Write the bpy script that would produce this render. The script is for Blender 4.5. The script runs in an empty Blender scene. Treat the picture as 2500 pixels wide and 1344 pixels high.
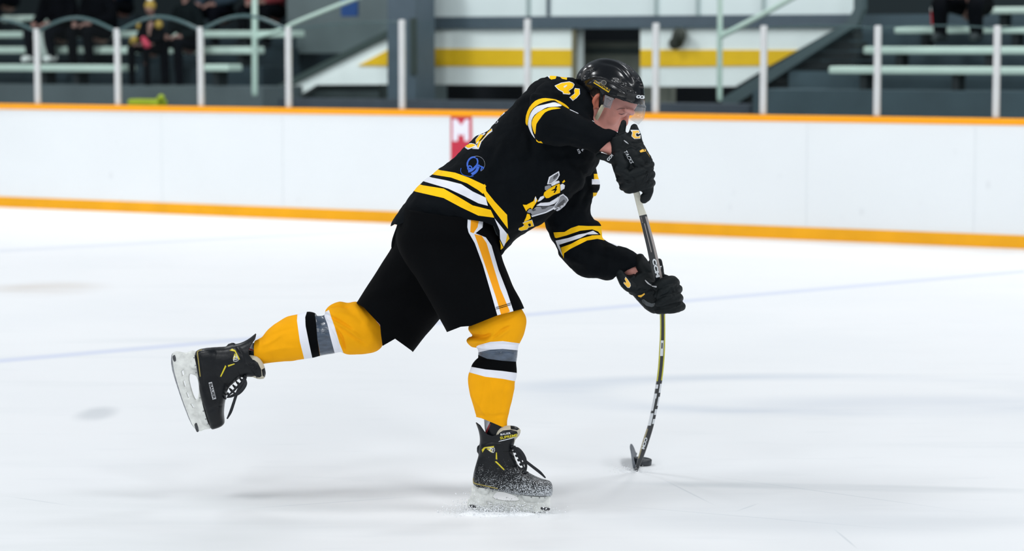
import bpy, bmesh, math, random
import numpy as np
from mathutils import Vector, Matrix, noise
from mathutils.bvhtree import BVHTree

# ------------------------------------------------------------------ camera, world, lights, exposure
SC = bpy.context.scene
F = 6000.0; CAMH = 1.668; HORIZON = 111.0
PITCH = math.atan((672-HORIZON)/F)
cam_data = bpy.data.cameras.new('camera'); cam = bpy.data.objects.new('camera', cam_data)
SC.collection.objects.link(cam); SC.camera = cam
cam.location = (0, 0, CAMH); cam.rotation_euler = (math.pi/2-PITCH, 0, 0)
cam_data.sensor_fit = 'HORIZONTAL'; cam_data.sensor_width = 36.0; cam_data.lens = 36.0*F/2500
cam_data.clip_end = 300
cam_data.dof.use_dof = True; cam_data.dof.focus_distance = 8.80; cam_data.dof.aperture_fstop = 2.7
SC.view_settings.view_transform = 'Standard'; SC.view_settings.look = 'None'
SC.view_settings.gamma = 1.0; SC.view_settings.use_curve_mapping = False
SC.view_settings.exposure = 0.02
world = bpy.data.worlds.new('arena_air'); SC.world = world; world.use_nodes = True
world.node_tree.nodes['Background'].inputs[0].default_value = (0.80, 0.90, 1.0, 1)
world.node_tree.nodes['Background'].inputs[1].default_value = 0.22
random.seed(7)

def lamp(x, y, z, sx, sy, w, aim=None):
    l = bpy.data.lights.new('ceiling_lamp', 'AREA'); l.shape = 'RECTANGLE'; l.size = sx; l.size_y = sy
    l.energy = w; l.color = (0.97, 0.985, 1.0)
    o = bpy.data.objects.new('ceiling_lamp', l); SC.collection.objects.link(o); o.location = (x, y, z)
    if aim:
        o.rotation_euler = (Vector(aim)-Vector((x, y, z))).to_track_quat('-Z', 'Y').to_euler()
    return o
# rows of arena lamps hung under the roof
for x in (-13, -4.5, 4.5, 13):
    for y in (-9, -1, 7, 15, 23):
        lamp(x, y, 7.5, 1.3, 2.2, 310 if y == 23 else 232, (x*0.9, y+3.2, 0))

# ------------------------------------------------------------------ projection helpers
C0 = Vector((0, 0, CAMH))
FW = Vector((0, math.cos(PITCH), -math.sin(PITCH))); UP = Vector((0, math.sin(PITCH), math.cos(PITCH))); RT = Vector((1, 0, 0))
def ray(px, py): return FW + RT*((px-1250)/F) + UP*((672-py)/F)
def P(px, py, Y):
    r = ray(px, py); return C0 + r*(Y/r.y)
def G(px, py, z=0.0):
    r = ray(px, py); return C0 + r*((z-CAMH)/r.z)
def proj(v):
    d = Vector(v)-C0; w = d.dot(FW)
    return (1250+F*d.x/w, 672-F*d.dot(UP)/w)
def proj_np(co):
    d = co-np.array(C0); w = d@np.array(FW)
    return np.stack([1250+F*d[:, 0]/w, 672-F*(d@np.array(UP))/w], 1)
MP = 8.8/F      # metres per pixel at the skater

# ------------------------------------------------------------------ materials
MATS = {}
def srgb(r, g, b):
    f = lambda c: (c/255/12.92) if c/255 <= 0.04045 else ((c/255+0.055)/1.055)**2.4
    return (f(r), f(g), f(b))
def mat(name, col, rough=0.7, bump=0.0, bscale=60, spec=0.5, var=0.0, vscale=8, metal=0.0, coat=0.0, bstretch=(1, 1, 1), sss=0.0, alpha=1.0):
    if name in MATS: return MATS[name]
    m = bpy.data.materials.new(name); m.use_nodes = True; nt = m.node_tree; N = nt.nodes; L = nt.links
    b = N['Principled BSDF']; b.inputs['Base Color'].default_value = (*col, 1)
    b.inputs['Roughness'].default_value = rough; b.inputs['Specular IOR Level'].default_value = spec
    b.inputs['Metallic'].default_value = metal; b.inputs['Coat Weight'].default_value = coat
    b.inputs['Coat Roughness'].default_value = 0.08
    if sss: b.inputs['Subsurface Weight'].default_value = sss; b.inputs['Subsurface Scale'].default_value = 0.02
    tc = N.new('ShaderNodeTexCoord'); mp = N.new('ShaderNodeMapping'); L.new(tc.outputs['Object'], mp.inputs[0])
    mp.inputs['Scale'].default_value = bstretch
    if var > 0:
        n = N.new('ShaderNodeTexNoise'); n.inputs['Scale'].default_value = vscale; n.inputs['Detail'].default_value = 4
        L.new(mp.outputs[0], n.inputs['Vector'])
        r = N.new('ShaderNodeMapRange'); r.inputs[1].default_value = 0.3; r.inputs[2].default_value = 0.7
        r.inputs[3].default_value = 1-var; r.inputs[4].default_value = 1+var
        L.new(n.outputs[0], r.inputs[0])
        mx = N.new('ShaderNodeVectorMath'); mx.operation = 'SCALE'; mx.inputs[0].default_value = col
        L.new(r.outputs[0], mx.inputs['Scale']); L.new(mx.outputs[0], b.inputs['Base Color'])
    if bump > 0:
        n = N.new('ShaderNodeTexNoise'); n.inputs['Scale'].default_value = bscale; n.inputs['Detail'].default_value = 3
        L.new(mp.outputs[0], n.inputs['Vector'])
        bp = N.new('ShaderNodeBump'); bp.inputs['Strength'].default_value = bump; bp.inputs['Distance'].default_value = 0.01
        L.new(n.outputs[0], bp.inputs['Height']); L.new(bp.outputs[0], b.inputs['Normal'])
    MATS[name] = m; return m
def glass(name, tint, gloss=0.08, haze=0.0, hcol=(0.8, 0.85, 0.9)):
    m = bpy.data.materials.new(name); m.use_nodes = True; nt = m.node_tree; N = nt.nodes; L = nt.links
    N.remove(N['Principled BSDF']); out = N['Material Output']
    t = N.new('ShaderNodeBsdfTransparent'); t.inputs[0].default_value = (*tint, 1)
    g = N.new('ShaderNodeBsdfGlossy'); g.inputs['Roughness'].default_value = 0.05
    d = N.new('ShaderNodeBsdfDiffuse'); d.inputs[0].default_value = (*hcol, 1)
    f = N.new('ShaderNodeFresnel'); f.inputs[0].default_value = 1.45
    mu = N.new('ShaderNodeMath'); mu.operation = 'MULTIPLY'; mu.inputs[1].default_value = gloss*12
    L.new(f.outputs[0], mu.inputs[0])
    a = N.new('ShaderNodeMixShader'); L.new(mu.outputs[0], a.inputs[0]); L.new(t.outputs[0], a.inputs[1]); L.new(g.outputs[0], a.inputs[2])
    c = N.new('ShaderNodeMixShader'); c.inputs[0].default_value = haze; L.new(a.outputs[0], c.inputs[1]); L.new(d.outputs[0], c.inputs[2])
    L.new(c.outputs[0], out.inputs[0]); MATS[name] = m; return m

# ------------------------------------------------------------------ object helpers
def link(o, parent=None):
    SC.collection.objects.link(o)
    if parent: o.parent = parent
    return o
def world_of(o):
    m = Matrix.Identity(4)
    while o is not None:
        m = o.matrix_basis @ m; o = o.parent
    return m
def finish(bm, name, mats, parent=None, smooth=True, loc=None, local=False):
    if not isinstance(mats, (list, tuple)): mats = [mats]
    if parent is not None and not local:
        bm.transform(world_of(parent).inverted())
    elif parent is None and not local:
        if loc is None:
            vs = [v.co for v in bm.verts]
            loc = Vector((sum(v.x for v in vs)/len(vs), sum(v.y for v in vs)/len(vs), min(v.z for v in vs)))
        bm.transform(Matrix.Translation(-Vector(loc)))
    me = bpy.data.meshes.new(name)
    for f in bm.faces: f.smooth = smooth
    bm.to_mesh(me); bm.free()
    for m in mats: me.materials.append(m)
    o = bpy.data.objects.new(name, me); link(o, parent)
    if parent is None and loc is not None: o.location = loc
    return o
def tag(o, label, cat, group=None):
    o['label'] = label; o['category'] = cat
    if group: o['group'] = group
    return o
def struct(o): o['kind'] = 'structure'; return o
def empty(name, loc, label=None, cat=None, group=None):
    o = bpy.data.objects.new(name, None); o.empty_display_size = 0.1; link(o); o.location = loc
    if label: tag(o, label, cat, group)
    return o

# ------------------------------------------------------------------ shape helpers
def cr(p0, p1, p2, p3, t):
    return 0.5*((2*p1)+(-p0+p2)*t+(2*p0-5*p1+4*p2-p3)*t*t+(-p0+3*p1-3*p2+p3)*t**3)
def resample(A, k):
    A = np.array(A, float); out = []
    n = len(A)
    for i in range(n-1):
        p0 = A[max(i-1, 0)]; p3 = A[min(i+2, n-1)]
        for j in range(k): out.append(cr(p0, A[i], A[i+1], p3, j/k))
    out.append(A[-1]); return np.array(out)
def rings_to_bm(bm, rings, caps=(True, True), closed=False):
    R = [[bm.verts.new(p) for p in r] for r in rings]
    n = len(R[0])
    for a, b in zip(R[:-1], R[1:]):
        for i in range(n):
            bm.faces.new((a[i], a[(i+1) % n], b[(i+1) % n], b[i]))
    for end, flag in ((0, caps[0]), (-1, caps[1])):
        if flag:
            r = R[end]; c = bm.verts.new(sum((v.co for v in r), Vector())/n)
            for i in range(n):
                f = (r[i], r[(i+1) % n], c) if end == -1 else (r[(i+1) % n], r[i], c)
                bm.faces.new(f)
def loft(bm, secs, k=6, n=48, ex=2.2, caps=(True, True)):
    """sections (ax,ay,bx,by,Y,halfdepth_m[,tx,ty]): two traced pixel ends on the plane Y plus a real depth"""
    S = [tuple(s)+(0,)*(8-len(s)) for s in secs]
    S = resample(S, k) if k > 1 else np.array(S, float)
    rings = []
    for s in S:
        A = P(s[0], s[1], s[4]); B = P(s[2], s[3], s[4]); M = (A+B)/2; H = (A-B)/2
        D = Vector((s[6]*MP, -s[5], -s[7]*MP))
        r = []
        for i in range(n):
            t = 2*math.pi*i/n; c = math.cos(t); q = math.sin(t)
            c = math.copysign(abs(c)**(2/ex), c); q = math.copysign(abs(q)**(2/ex), q)
            r.append(M+H*c+D*q)
        rings.append(r)
    rings_to_bm(bm, rings, caps); return bm
def tube3(bm, pts, k=6, n=20, flat=1.0, axis=None, caps=True):
    """pts: (Vector, radius) ; round capped tube"""
    A = resample([(*p, r) for p, r in pts], k)
    rings = []
    N = len(A)
    up = Vector(axis) if axis else Vector((0, 1, 0))
    for i in range(N):
        p = Vector(A[i][:3]); t = (Vector(A[min(i+1, N-1)][:3])-Vector(A[max(i-1, 0)][:3]))
        if t.length < 1e-9: t = Vector((0, 0, 1))
        t.normalize(); x = t.cross(up)
        if x.length < 0.05: x = t.cross(Vector((1, 0, 0.3)))
        x.normalize(); y = x.cross(t).normalized()
        rings.append((p, t, x, y, A[i][3]))
    out = []
    def ring(p, x, y, r): return [p+x*(r*math.cos(2*math.pi*j/n))+y*(flat*r*math.sin(2*math.pi*j/n)) for j in range(n)]
    if caps:
        p, t, x, y, r = rings[0]
        for a in (80, 60, 35): out.append(ring(p-t*(r*math.sin(math.radians(a))*0.9), x, y, r*math.cos(math.radians(a))))
    for p, t, x, y, r in rings: out.append(ring(p, x, y, r))
    if caps:
        p, t, x, y, r = rings[-1]
        for a in (35, 60, 80): out.append(ring(p+t*(r*math.sin(math.radians(a))*0.9), x, y, r*math.cos(math.radians(a))))
    rings_to_bm(bm, out, (True, True)); return bm
def ptube(bm, pts, k=5, n=18, **kw):
    """pts: (px,py,Y,radius_px)"""
    return tube3(bm, [(P(a, b, Y), r*Y/F) for a, b, Y, r in pts], k=k, n=n, **kw)
def ball(bm, c, r, sc=(1, 1, 1), seg=20, rot=None):
    m = Matrix.Translation(c) @ (rot if rot else Matrix.Identity(4)) @ Matrix.Diagonal((r*sc[0], r*sc[1], r*sc[2], 1))
    bmesh.ops.create_uvsphere(bm, u_segments=seg, v_segments=seg//2+2, radius=1.0, matrix=m); return bm
def box(bm, c, s, rot=None, bevel=0.0):
    m = Matrix.Translation(c) @ (rot if rot else Matrix.Identity(4)) @ Matrix.Diagonal((*s, 1))
    r = bmesh.ops.create_cube(bm, size=1.0, matrix=m)
    if bevel:
        es = list({e for v in r['verts'] for e in v.link_edges})
        bmesh.ops.bevel(bm, geom=es, offset=bevel, segments=2, profile=0.5, affect='EDGES')
    return bm
def remesh(bm, vox, smooth=2, sm=0.5):
    bmesh.ops.recalc_face_normals(bm, faces=bm.faces)
    me = bpy.data.meshes.new('tmp'); bm.to_mesh(me); bm.free()
    o = bpy.data.objects.new('tmp', me); link(o)
    md = o.modifiers.new('r', 'REMESH'); md.mode = 'VOXEL'; md.voxel_size = vox; md.adaptivity = 0
    dg = bpy.context.evaluated_depsgraph_get(); dg.update()
    m2 = bpy.data.meshes.new_from_object(o.evaluated_get(dg))
    bpy.data.objects.remove(o); bpy.data.meshes.remove(me)
    b = bmesh.new(); b.from_mesh(m2); bpy.data.meshes.remove(m2)
    for _ in range(smooth): bmesh.ops.smooth_vert(b, verts=b.verts, factor=sm, use_axis_x=True, use_axis_y=True, use_axis_z=True)
    return b
def curve_mesh(polys, extrude=0.0, bevel=0.0, res=2):
    """polys: list of 2D point lists (holes allowed) -> bmesh in XY, extruded along Z"""
    cu = bpy.data.curves.new('c', 'CURVE'); cu.dimensions = '2D'; cu.fill_mode = 'BOTH'
    cu.extrude = extrude; cu.bevel_depth = bevel; cu.bevel_resolution = res
    for pl in polys:
        s = cu.splines.new('POLY'); s.points.add(len(pl)-1)
        for i, p in enumerate(pl): s.points[i].co = (p[0], p[1], 0, 1)
        s.use_cyclic_u = True
    o = bpy.data.objects.new('c', cu); link(o)
    dg = bpy.context.evaluated_depsgraph_get(); dg.update()
    me = bpy.data.meshes.new_from_object(o.evaluated_get(dg))
    bpy.data.objects.remove(o); bpy.data.curves.remove(cu)
    b = bmesh.new(); b.from_mesh(me); bpy.data.meshes.remove(me)
    bmesh.ops.remove_doubles(b, verts=b.verts, dist=1e-5); return b
def text_mesh(s, offset=0.0, shear=0.0, space=1.0):
    cu = bpy.data.curves.new('t', 'FONT'); cu.body = s; cu.size = 1.0; cu.offset = offset; cu.shear = shear
    cu.space_character = space; cu.align_x = 'CENTER'; cu.align_y = 'CENTER'; cu.resolution_u = 3
    o = bpy.data.objects.new('t', cu); link(o)
    dg = bpy.context.evaluated_depsgraph_get(); dg.update()
    me = bpy.data.meshes.new_from_object(o.evaluated_get(dg))
    bpy.data.objects.remove(o); bpy.data.curves.remove(cu)
    b = bmesh.new(); b.from_mesh(me); bpy.data.meshes.remove(me)
    return b
def T(off, sc, pts): return [(off[0]+x/sc, off[1]+y/sc) for x, y in pts]
def inside(pt, poly):
    x, y = pt; c = False; j = len(poly)-1
    for i in range(len(poly)):
        xi, yi = poly[i]; xj, yj = poly[j]
        if (yi > y) != (yj > y) and x < (xj-xi)*(y-yi)/(yj-yi)+xi: c = not c
        j = i
    return c
def smooth_poly(pts, k=3):
    A = np.array(pts, float); n = len(A); out = []
    for i in range(n):
        for j in range(k): out.append(tuple(cr(A[i-1], A[i], A[(i+1) % n], A[(i+2) % n], j/k)))
    return out
def cut(bm, poly, pad=6, near=None):
    """split the mesh along the polygon's outline (planes through the outline); returns faces inside"""
    xs = [p[0] for p in poly]; ys = [p[1] for p in poly]
    x0, x1, y0, y1 = min(xs)-pad, max(xs)+pad, min(ys)-pad, max(ys)+pad
    bm.verts.index_update(); bm.verts.ensure_lookup_table()
    co = np.array([v.co for v in bm.verts]); pc = proj_np(co)
    ok = (pc[:, 0] > x0) & (pc[:, 0] < x1) & (pc[:, 1] > y0) & (pc[:, 1] < y1)
    cand = {f for f in bm.faces if any(ok[v.index] for v in f.verts)}
    pr = {}
    def pv(v):
        r = pr.get(v)
        if r is None: r = pr[v] = proj(v.co)
        return r
    n = len(poly)
    for i in range(n):
        a, b = poly[i], poly[(i+1) % n]
        if abs(a[0]-b[0])+abs(a[1]-b[1]) < 0.05: continue
        sx0, sx1 = min(a[0], b[0])-1, max(a[0], b[0])+1; sy0, sy1 = min(a[1], b[1])-1, max(a[1], b[1])+1
        sel = []
        for f in cand:
            q = [pv(v) for v in f.verts]
            if max(p[0] for p in q) < sx0 or min(p[0] for p in q) > sx1 or max(p[1] for p in q) < sy0 or min(p[1] for p in q) > sy1: continue
            sel.append(f)
        if not sel: continue
        no = ray(*a).cross(ray(*b)).normalized()
        geom = list({v for f in sel for v in f.verts})+list({e for f in sel for e in f.edges})+sel
        before = set(sel)
        r = bmesh.ops.bisect_plane(bm, geom=geom, plane_co=C0, plane_no=no, dist=1e-6)
        for g in r['geom']:
            if isinstance(g, bmesh.types.BMFace): cand.add(g)
        for g in r['geom_cut']:
            for f in g.link_faces: cand.add(f)
        cand = {f for f in cand if f.is_valid}
    res = []
    for f in cand:
        if inside(proj(f.calc_center_median()), poly):
            if near is True and f.normal.dot(f.calc_center_median()-C0) > 0: continue
            if near is False and f.normal.dot(f.calc_center_median()-C0) < 0: continue
            res.append(f)
    return res
def paint(bm, poly, mi, near=None):
    for f in cut(bm, poly, near=near): f.material_index = mi
def keep_outside(bm, poly):
    bmesh.ops.delete(bm, geom=cut(bm, poly), context='FACES')
def displace(bm, fn):
    bm.normal_update()
    mv = [(v, v.normal*fn(v.co)) for v in bm.verts]
    for v, d in mv: v.co += d
def creases(bm, lines):
    """lines: (pixel polyline, amount_m, width_px)"""
    bm.normal_update(); vs = list(bm.verts)
    pc = proj_np(np.array([v.co for v in vs])); off = np.zeros(len(vs))
    for pl, amt, w in lines:
        pl = resample([(float(a), float(b)) for a, b in pl], 4); d = np.full(len(vs), 1e9); tt = np.zeros(len(vs))
        for i in range(len(pl)-1):
            a = pl[i]; b = pl[i+1]; ab = b-a; L = ab@ab+1e-9
            t = np.clip(((pc-a)@ab)/L, 0, 1); q = a+t[:, None]*ab
            dd = np.hypot(*(pc-q).T); m = dd < d; d[m] = dd[m]; tt[m] = (i+t[m])/(len(pl)-1)
        off += amt*np.exp(-(d/w)**2)*np.clip(1.15-np.abs(tt*2-1)**3, 0, 1)
    for v, o in zip(vs, off):
        if abs(o) > 1e-6: v.co += v.normal*float(o)
def folds(amp, sc=(6, 6, 6), seed=0.0):
    def f(c):
        q = Vector((c.x*sc[0]+seed, c.y*sc[1], c.z*sc[2]+seed))
        return amp*(noise.noise(q)+0.5*noise.noise(q*2.3))
    return f
def grid_cut(b, step):
    xs = [v.co.x for v in b.verts]; ys = [v.co.y for v in b.verts]
    for ax, lo, hi in ((0, min(xs), max(xs)), (1, min(ys), max(ys))):
        k = math.floor(lo/step)+1
        while k*step < hi:
            co = Vector((k*step, 0, 0)) if ax == 0 else Vector((0, k*step, 0)); no = Vector((1, 0, 0)) if ax == 0 else Vector((0, 1, 0))
            bmesh.ops.bisect_plane(b, geom=list(b.verts)+list(b.edges)+list(b.faces), plane_co=co, plane_no=no, dist=1e-6); k += 1
def project_flat(bm, bvh, flat, mi, off):
    """lay a flat pixel-space mesh onto the cloth surface, off metres proud of it, and join it into bm"""
    bmesh.ops.triangulate(flat, faces=flat.faces)
    grid_cut(flat, 5.0)
    vm = {}
    for v in flat.verts:
        d = ray(v.co.x, v.co.y).normalized(); h = bvh.ray_cast(C0, d)
        if h[0] is None: continue
        nrm = h[1]
        if nrm.dot(d) > 0: nrm = -nrm
        vm[v] = bm.verts.new(h[0]+nrm*off*0.5-d*off)
    for f in flat.faces:
        vs = [vm.get(v) for v in f.verts]
        if None in vs: continue
        try: nf = bm.faces.new(vs)
        except ValueError: continue
        nf.material_index = mi; nf.normal_update()
        if nf.normal.dot(nf.calc_center_median()-C0) > 0: nf.normal_flip()
    flat.free()
def bvh_of(bm): return BVHTree.FromBMesh(bm)
def decal(bm, bvh, polys, mi, off=0.001):
    if isinstance(polys[0][0], (int, float)): polys = [polys]
    project_flat(bm, bvh, curve_mesh(polys), mi, off)
def stroke(pts, w, k=5, closed=False):
    A = resample(pts, k); n = len(A); L = []; R = []
    for i in range(n):
        t = A[min(i+1, n-1)]-A[max(i-1, 0)]; t = t/(np.hypot(*t)+1e-9); nn = np.array([-t[1], t[0]])
        ww = (w if isinstance(w, (int, float)) else np.interp(i/(n-1), np.linspace(0, 1, len(w)), w))/2
        L.append(tuple(A[i]+nn*ww)); R.append(tuple(A[i]-nn*ww))
    return L+R[::-1]
def decal_text(bm, bvh, s, cx, cy, h, ang, mi, off=0.001, wid=1.0, bold=0.0, shear=0.0, skew=0.0, space=1.0):
    b = text_mesh(s, bold, shear, space); a = math.radians(ang); k = h/0.7
    for v in b.verts:
        x = v.co.x*wid*k; y = -v.co.y*k; x += skew*y
        v.co = Vector((cx+x*math.cos(a)-y*math.sin(a), cy+x*math.sin(a)+y*math.cos(a), 0))
    project_flat(bm, bvh, b, mi, off)
# ------------------------------------------------------------------ rink frame: s along the boards, t behind them, z up
O = G(0, 505); U = (G(2500, 607)-O); U.z = 0; U.normalize(); NN = Vector((-U.y, U.x, 0))
if NN.y < 0: NN = -NN
ANG = math.atan2(U.y, U.x); ROT = Matrix.Rotation(ANG, 4, 'Z')
def bs(px, py, t):
    r = ray(px, py); q = O+NN*t
    k = (q-C0).dot(NN)/r.dot(NN); p = C0+r*k
    return (p-O).dot(U), p.z
def W(s, t, z): return O+U*s+NN*t+Vector((0, 0, z))
def Bp(px, py, t): s, z = bs(px, py, t); return W(s, t, z)
def bbox(bm, x0, x1, y0, y1, t0, t1, bevel=0.0, zmin=None):
    xm = min(max((x0+x1)/2, 0), 2500); ym = (y0+y1)/2
    s0 = bs(x0, ym, t0)[0]; s1 = bs(x1, ym, t0)[0]; z1 = bs(xm, y0, t0)[1]; z0 = bs(xm, y1, t0)[1] if zmin is None else zmin
    box(bm, W((s0+s1)/2, (t0+t1)/2, (z0+z1)/2), (abs(s1-s0), abs(t1-t0), abs(z1-z0)), ROT, bevel); return bm
def bpoly(pts, t0, dep):
    b = curve_mesh([[bs(x, y, t0) for x, y in pts]], extrude=dep/2)
    M = Matrix(((U.x, 0, NN.x, 0), (U.y, 0, NN.y, 0), (0, 1, 0, 0), (0, 0, 0, 1)))
    b.transform(Matrix.Translation(O+NN*(t0+dep/2)) @ M); bmesh.ops.recalc_face_normals(b, faces=b.faces); return b

# ------------------------------------------------------------------ ice
def ice_material():
    m = bpy.data.materials.new('ice'); m.use_nodes = True; nt = m.node_tree; N = nt.nodes; L = nt.links
    b = N['Principled BSDF']; b.inputs['Roughness'].default_value = 0.42; b.inputs['Specular IOR Level'].default_value = 0.25
    geo = N.new('ShaderNodeNewGeometry'); pos = geo.outputs['Position']
    def mth(op, a, bb=None, clamp=False):
        n = N.new('ShaderNodeMath'); n.operation = op; n.use_clamp = clamp
        for i, v in enumerate((a, bb)):
            if v is None: continue
            if isinstance(v, (int, float)): n.inputs[i].default_value = v
            else: L.new(v, n.inputs[i])
        return n.outputs[0]
    def noise_tex(scale, stretch, ang, det=4):
        mp = N.new('ShaderNodeMapping'); mp.inputs['Scale'].default_value = stretch; mp.inputs['Rotation'].default_value = (0, 0, ang)
        L.new(pos, mp.inputs[0]); n = N.new('ShaderNodeTexNoise'); n.inputs['Scale'].default_value = scale; n.inputs['Detail'].default_value = det
        L.new(mp.outputs[0], n.inputs['Vector']); return n.outputs[0]
    def rng(v, a, bb, c=0.0, d=1.0):
        n = N.new('ShaderNodeMapRange'); n.interpolation_type = 'SMOOTHSTEP'
        n.inputs[1].default_value = a; n.inputs[2].default_value = bb; n.inputs[3].default_value = c; n.inputs[4].default_value = d
        L.new(v, n.inputs[0]); return n.outputs[0]
    def mix(f, c1, c2):
        n = N.new('ShaderNodeMix'); n.data_type = 'RGBA'; L.new(f, n.inputs[0])
        if isinstance(c1, tuple): n.inputs[6].default_value = (*c1, 1)
        else: L.new(c1, n.inputs[6])
        n.inputs[7].default_value = (*c2, 1); return n.outputs[2]
    col = (0.895, 0.91, 0.925)
    big = noise_tex(0.6, (1, 1, 1), 0.3, 3)
    c = mix(rng(big, 0.35, 0.75, 0, 0.5), col, (0.83, 0.855, 0.88))
    st = noise_tex(2.2, (0.12, 1.0, 1), 0.06, 5)     # long skating streaks
    c = mix(rng(st, 0.58, 0.78, 0, 0.35), c, (0.70, 0.74, 0.77))
    fine = noise_tex(9, (0.25, 1.0, 1), -0.2, 5)
    c = mix(rng(fine, 0.55, 0.8, 0, 0.22), c, (0.72, 0.75, 0.78))
    def line(a, bb, w, soft, colr, k):     # painted line under the ice, from a to bb, between two ice points
        a = G(*a); bb = G(*bb); d = (bb-a); d.z = 0; d.normalize(); nx, ny = -d.y, d.x
        sp = N.new('ShaderNodeVectorMath'); sp.operation = 'DOT_PRODUCT'; sp.inputs[1].default_value = (nx, ny, 0); L.new(pos, sp.inputs[0])
        dd = mth('ABSOLUTE', mth('SUBTRACT', sp.outputs['Value'], a.x*nx+a.y*ny))
        return mix(rng(dd, w, w+soft, k, 0.0), *colr)
    def blot(cen, rad, ang, colr, k, nz=True, ring=None):
        nonlocal c
        g = G(*cen); mp = N.new('ShaderNodeMapping'); mp.vector_type = 'TEXTURE'
        mp.inputs['Location'].default_value = (g.x, g.y, 0); mp.inputs['Rotation'].default_value = (0, 0, ang)
        mp.inputs['Scale'].default_value = (rad[0], rad[1], 1); L.new(pos, mp.inputs[0])
        ln = N.new('ShaderNodeVectorMath'); ln.operation = 'LENGTH'; L.new(mp.outputs[0], ln.inputs[0])
        if ring: v = rng(mth('ABSOLUTE', mth('SUBTRACT', ln.outputs['Value'], 1.0)), 0.0, ring, k, 0.0)
        else: v = rng(ln.outputs['Value'], 0.3, 1.0, k, 0.0)
        if nz: v = mth('MULTIPLY', v, rng(noise_tex(1.6, (0.3, 1, 1), 0.1, 5), 0.35, 0.65, 0.25, 1.3))
        c = mix(v, c, colr)
    for a, bb, w, s, cc, k in (((0, 880), (2500, 662), 0.035, 0.09, (0.66, 0.71, 0.86), 0.75), ((0, 612), (900, 563), 0.05, 0.2, (0.68, 0.72, 0.80), 0.5)):
        c = line(a, bb, w, s, (c, cc), k)
    # ring of scraped snow, scuffs, and the player's shadow painted as dark bands
    blot((2010, 962), (1.35, 0.62), -0.06, (0.66, 0.71, 0.78), 0.6, True, 0.34)
    blot((2250, 990), (1.3, 0.5), 0.0, (0.70, 0.74, 0.80), 0.45)
    blot((110, 704), (0.55, 0.7), 0.0, (0.70, 0.66, 0.62), 0.65)
    blot((235, 1010), (0.12, 0.32), 0.0, (0.62, 0.65, 0.68), 0.6)
    blot((700, 1215), (0.6, 0.12), 0.0, (0.66, 0.70, 0.72), 0.3)  # soft shadow under the player, painted into the ice colour
    blot((620, 1237), (0.8, 0.14), 0.0, (0.70, 0.74, 0.76), 0.3)  # wider, nearer band of the same painted shadow
    blot((2050, 1255), (1.3, 0.5), 0.0, (0.68, 0.71, 0.74), 0.5)
    blot((2100, 1190), (1.1, 0.10), -0.12, (0.60, 0.64, 0.67), 0.6)
    blot((150, 1300), (1.2, 1.4), 0.0, (0.74, 0.77, 0.78), 0.5)
    for p0, p1 in (((1600, 1160), (1760, 1240)), ((1650, 1150), (2450, 1260)), ((1400, 1225), (2300, 1300)), ((1790, 1250), (1860, 1225)),
                   ((0, 1208), (190, 1236)), ((2030, 1285), (2100, 1344)), ((500, 1248), (1100, 1205))):
        a = G(*p0); bb = G(*p1); mid = (a+bb)/2; g = proj(mid)
        blot(g, ((bb-a).length/2, 0.007), math.atan2((bb-a).y, (bb-a).x), (0.50, 0.55, 0.60), 0.35, False)
    L.new(c, b.inputs['Base Color'])
    bp = N.new('ShaderNodeBump'); bp.inputs['Strength'].default_value = 0.12; bp.inputs['Distance'].default_value = 0.01
    L.new(fine, bp.inputs['Height']); L.new(bp.outputs[0], b.inputs['Normal'])
    return m
b = bmesh.new(); vs = [b.verts.new(p) for p in (W(-24, 0.02, 0), W(26, 0.02, 0), W(26, -48, 0), W(-24, -48, 0))]
f = b.faces.new(vs); f.normal_update()
if f.normal.z < 0: f.normal_flip()
struct(finish(b, 'floor', ice_material(), smooth=False, loc=(0, 9, 0)))

# ------------------------------------------------------------------ boards
def board_material():
    m = mat('board_white', srgb(222, 226, 228), 0.45, 0.0, spec=0.3, var=0.02, vscale=0.8)
    nt = m.node_tree; N = nt.nodes; L = nt.links; bs_ = N['Principled BSDF']
    src = bs_.inputs['Base Color'].links[0].from_socket
    tc = N['Texture Coordinate']
    mp = N.new('ShaderNodeMapping'); mp.inputs['Scale'].default_value = (5, 5, 3.2); L.new(tc.outputs['Object'], mp.inputs[0])
    v = N.new('ShaderNodeTexVoronoi'); v.inputs['Randomness'].default_value = 1.0; v.inputs['Scale'].default_value = 1.0; L.new(mp.outputs[0], v.inputs['Vector'])
    r = N.new('ShaderNodeMapRange'); r.inputs[1].default_value = 0.05; r.inputs[2].default_value = 0.16; r.inputs[3].default_value = 0.35; r.inputs[4].default_value = 0
    L.new(v.outputs['Distance'], r.inputs[0])
    n = N.new('ShaderNodeTexNoise'); n.inputs['Scale'].default_value = 2.3; L.new(tc.outputs['Object'], n.inputs['Vector'])
    r2 = N.new('ShaderNodeMapRange'); r2.inputs[1].default_value = 0.5; r2.inputs[2].default_value = 0.7; L.new(n.outputs[0], r2.inputs[0])
    mu = N.new('ShaderNodeMath'); mu.operation = 'MULTIPLY'; L.new(r.outputs[0], mu.inputs[0]); L.new(r2.outputs[0], mu.inputs[1])
    mx = N.new('ShaderNodeMix'); mx.data_type = 'RGBA'; L.new(mu.outputs[0], mx.inputs[0]); L.new(src, mx.inputs[6]); mx.inputs[7].default_value = (0.5, 0.52, 0.54, 1)
    L.new(mx.outputs[2], bs_.inputs['Base Color']); return m
HB = bs(0, 253, 0)[1]; HW = bs(0, 266, 0)[1]; HK = bs(0, 479, 0)[1]
S0 = -16.0; S1 = 22.0; SM = (S0+S1)/2; SL = S1-S0
M_bw = board_material(); M_or = mat('kick_orange', srgb(230, 162, 10), 0.4, 0.02, spec=0.3, var=0.06, vscale=3)
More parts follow.
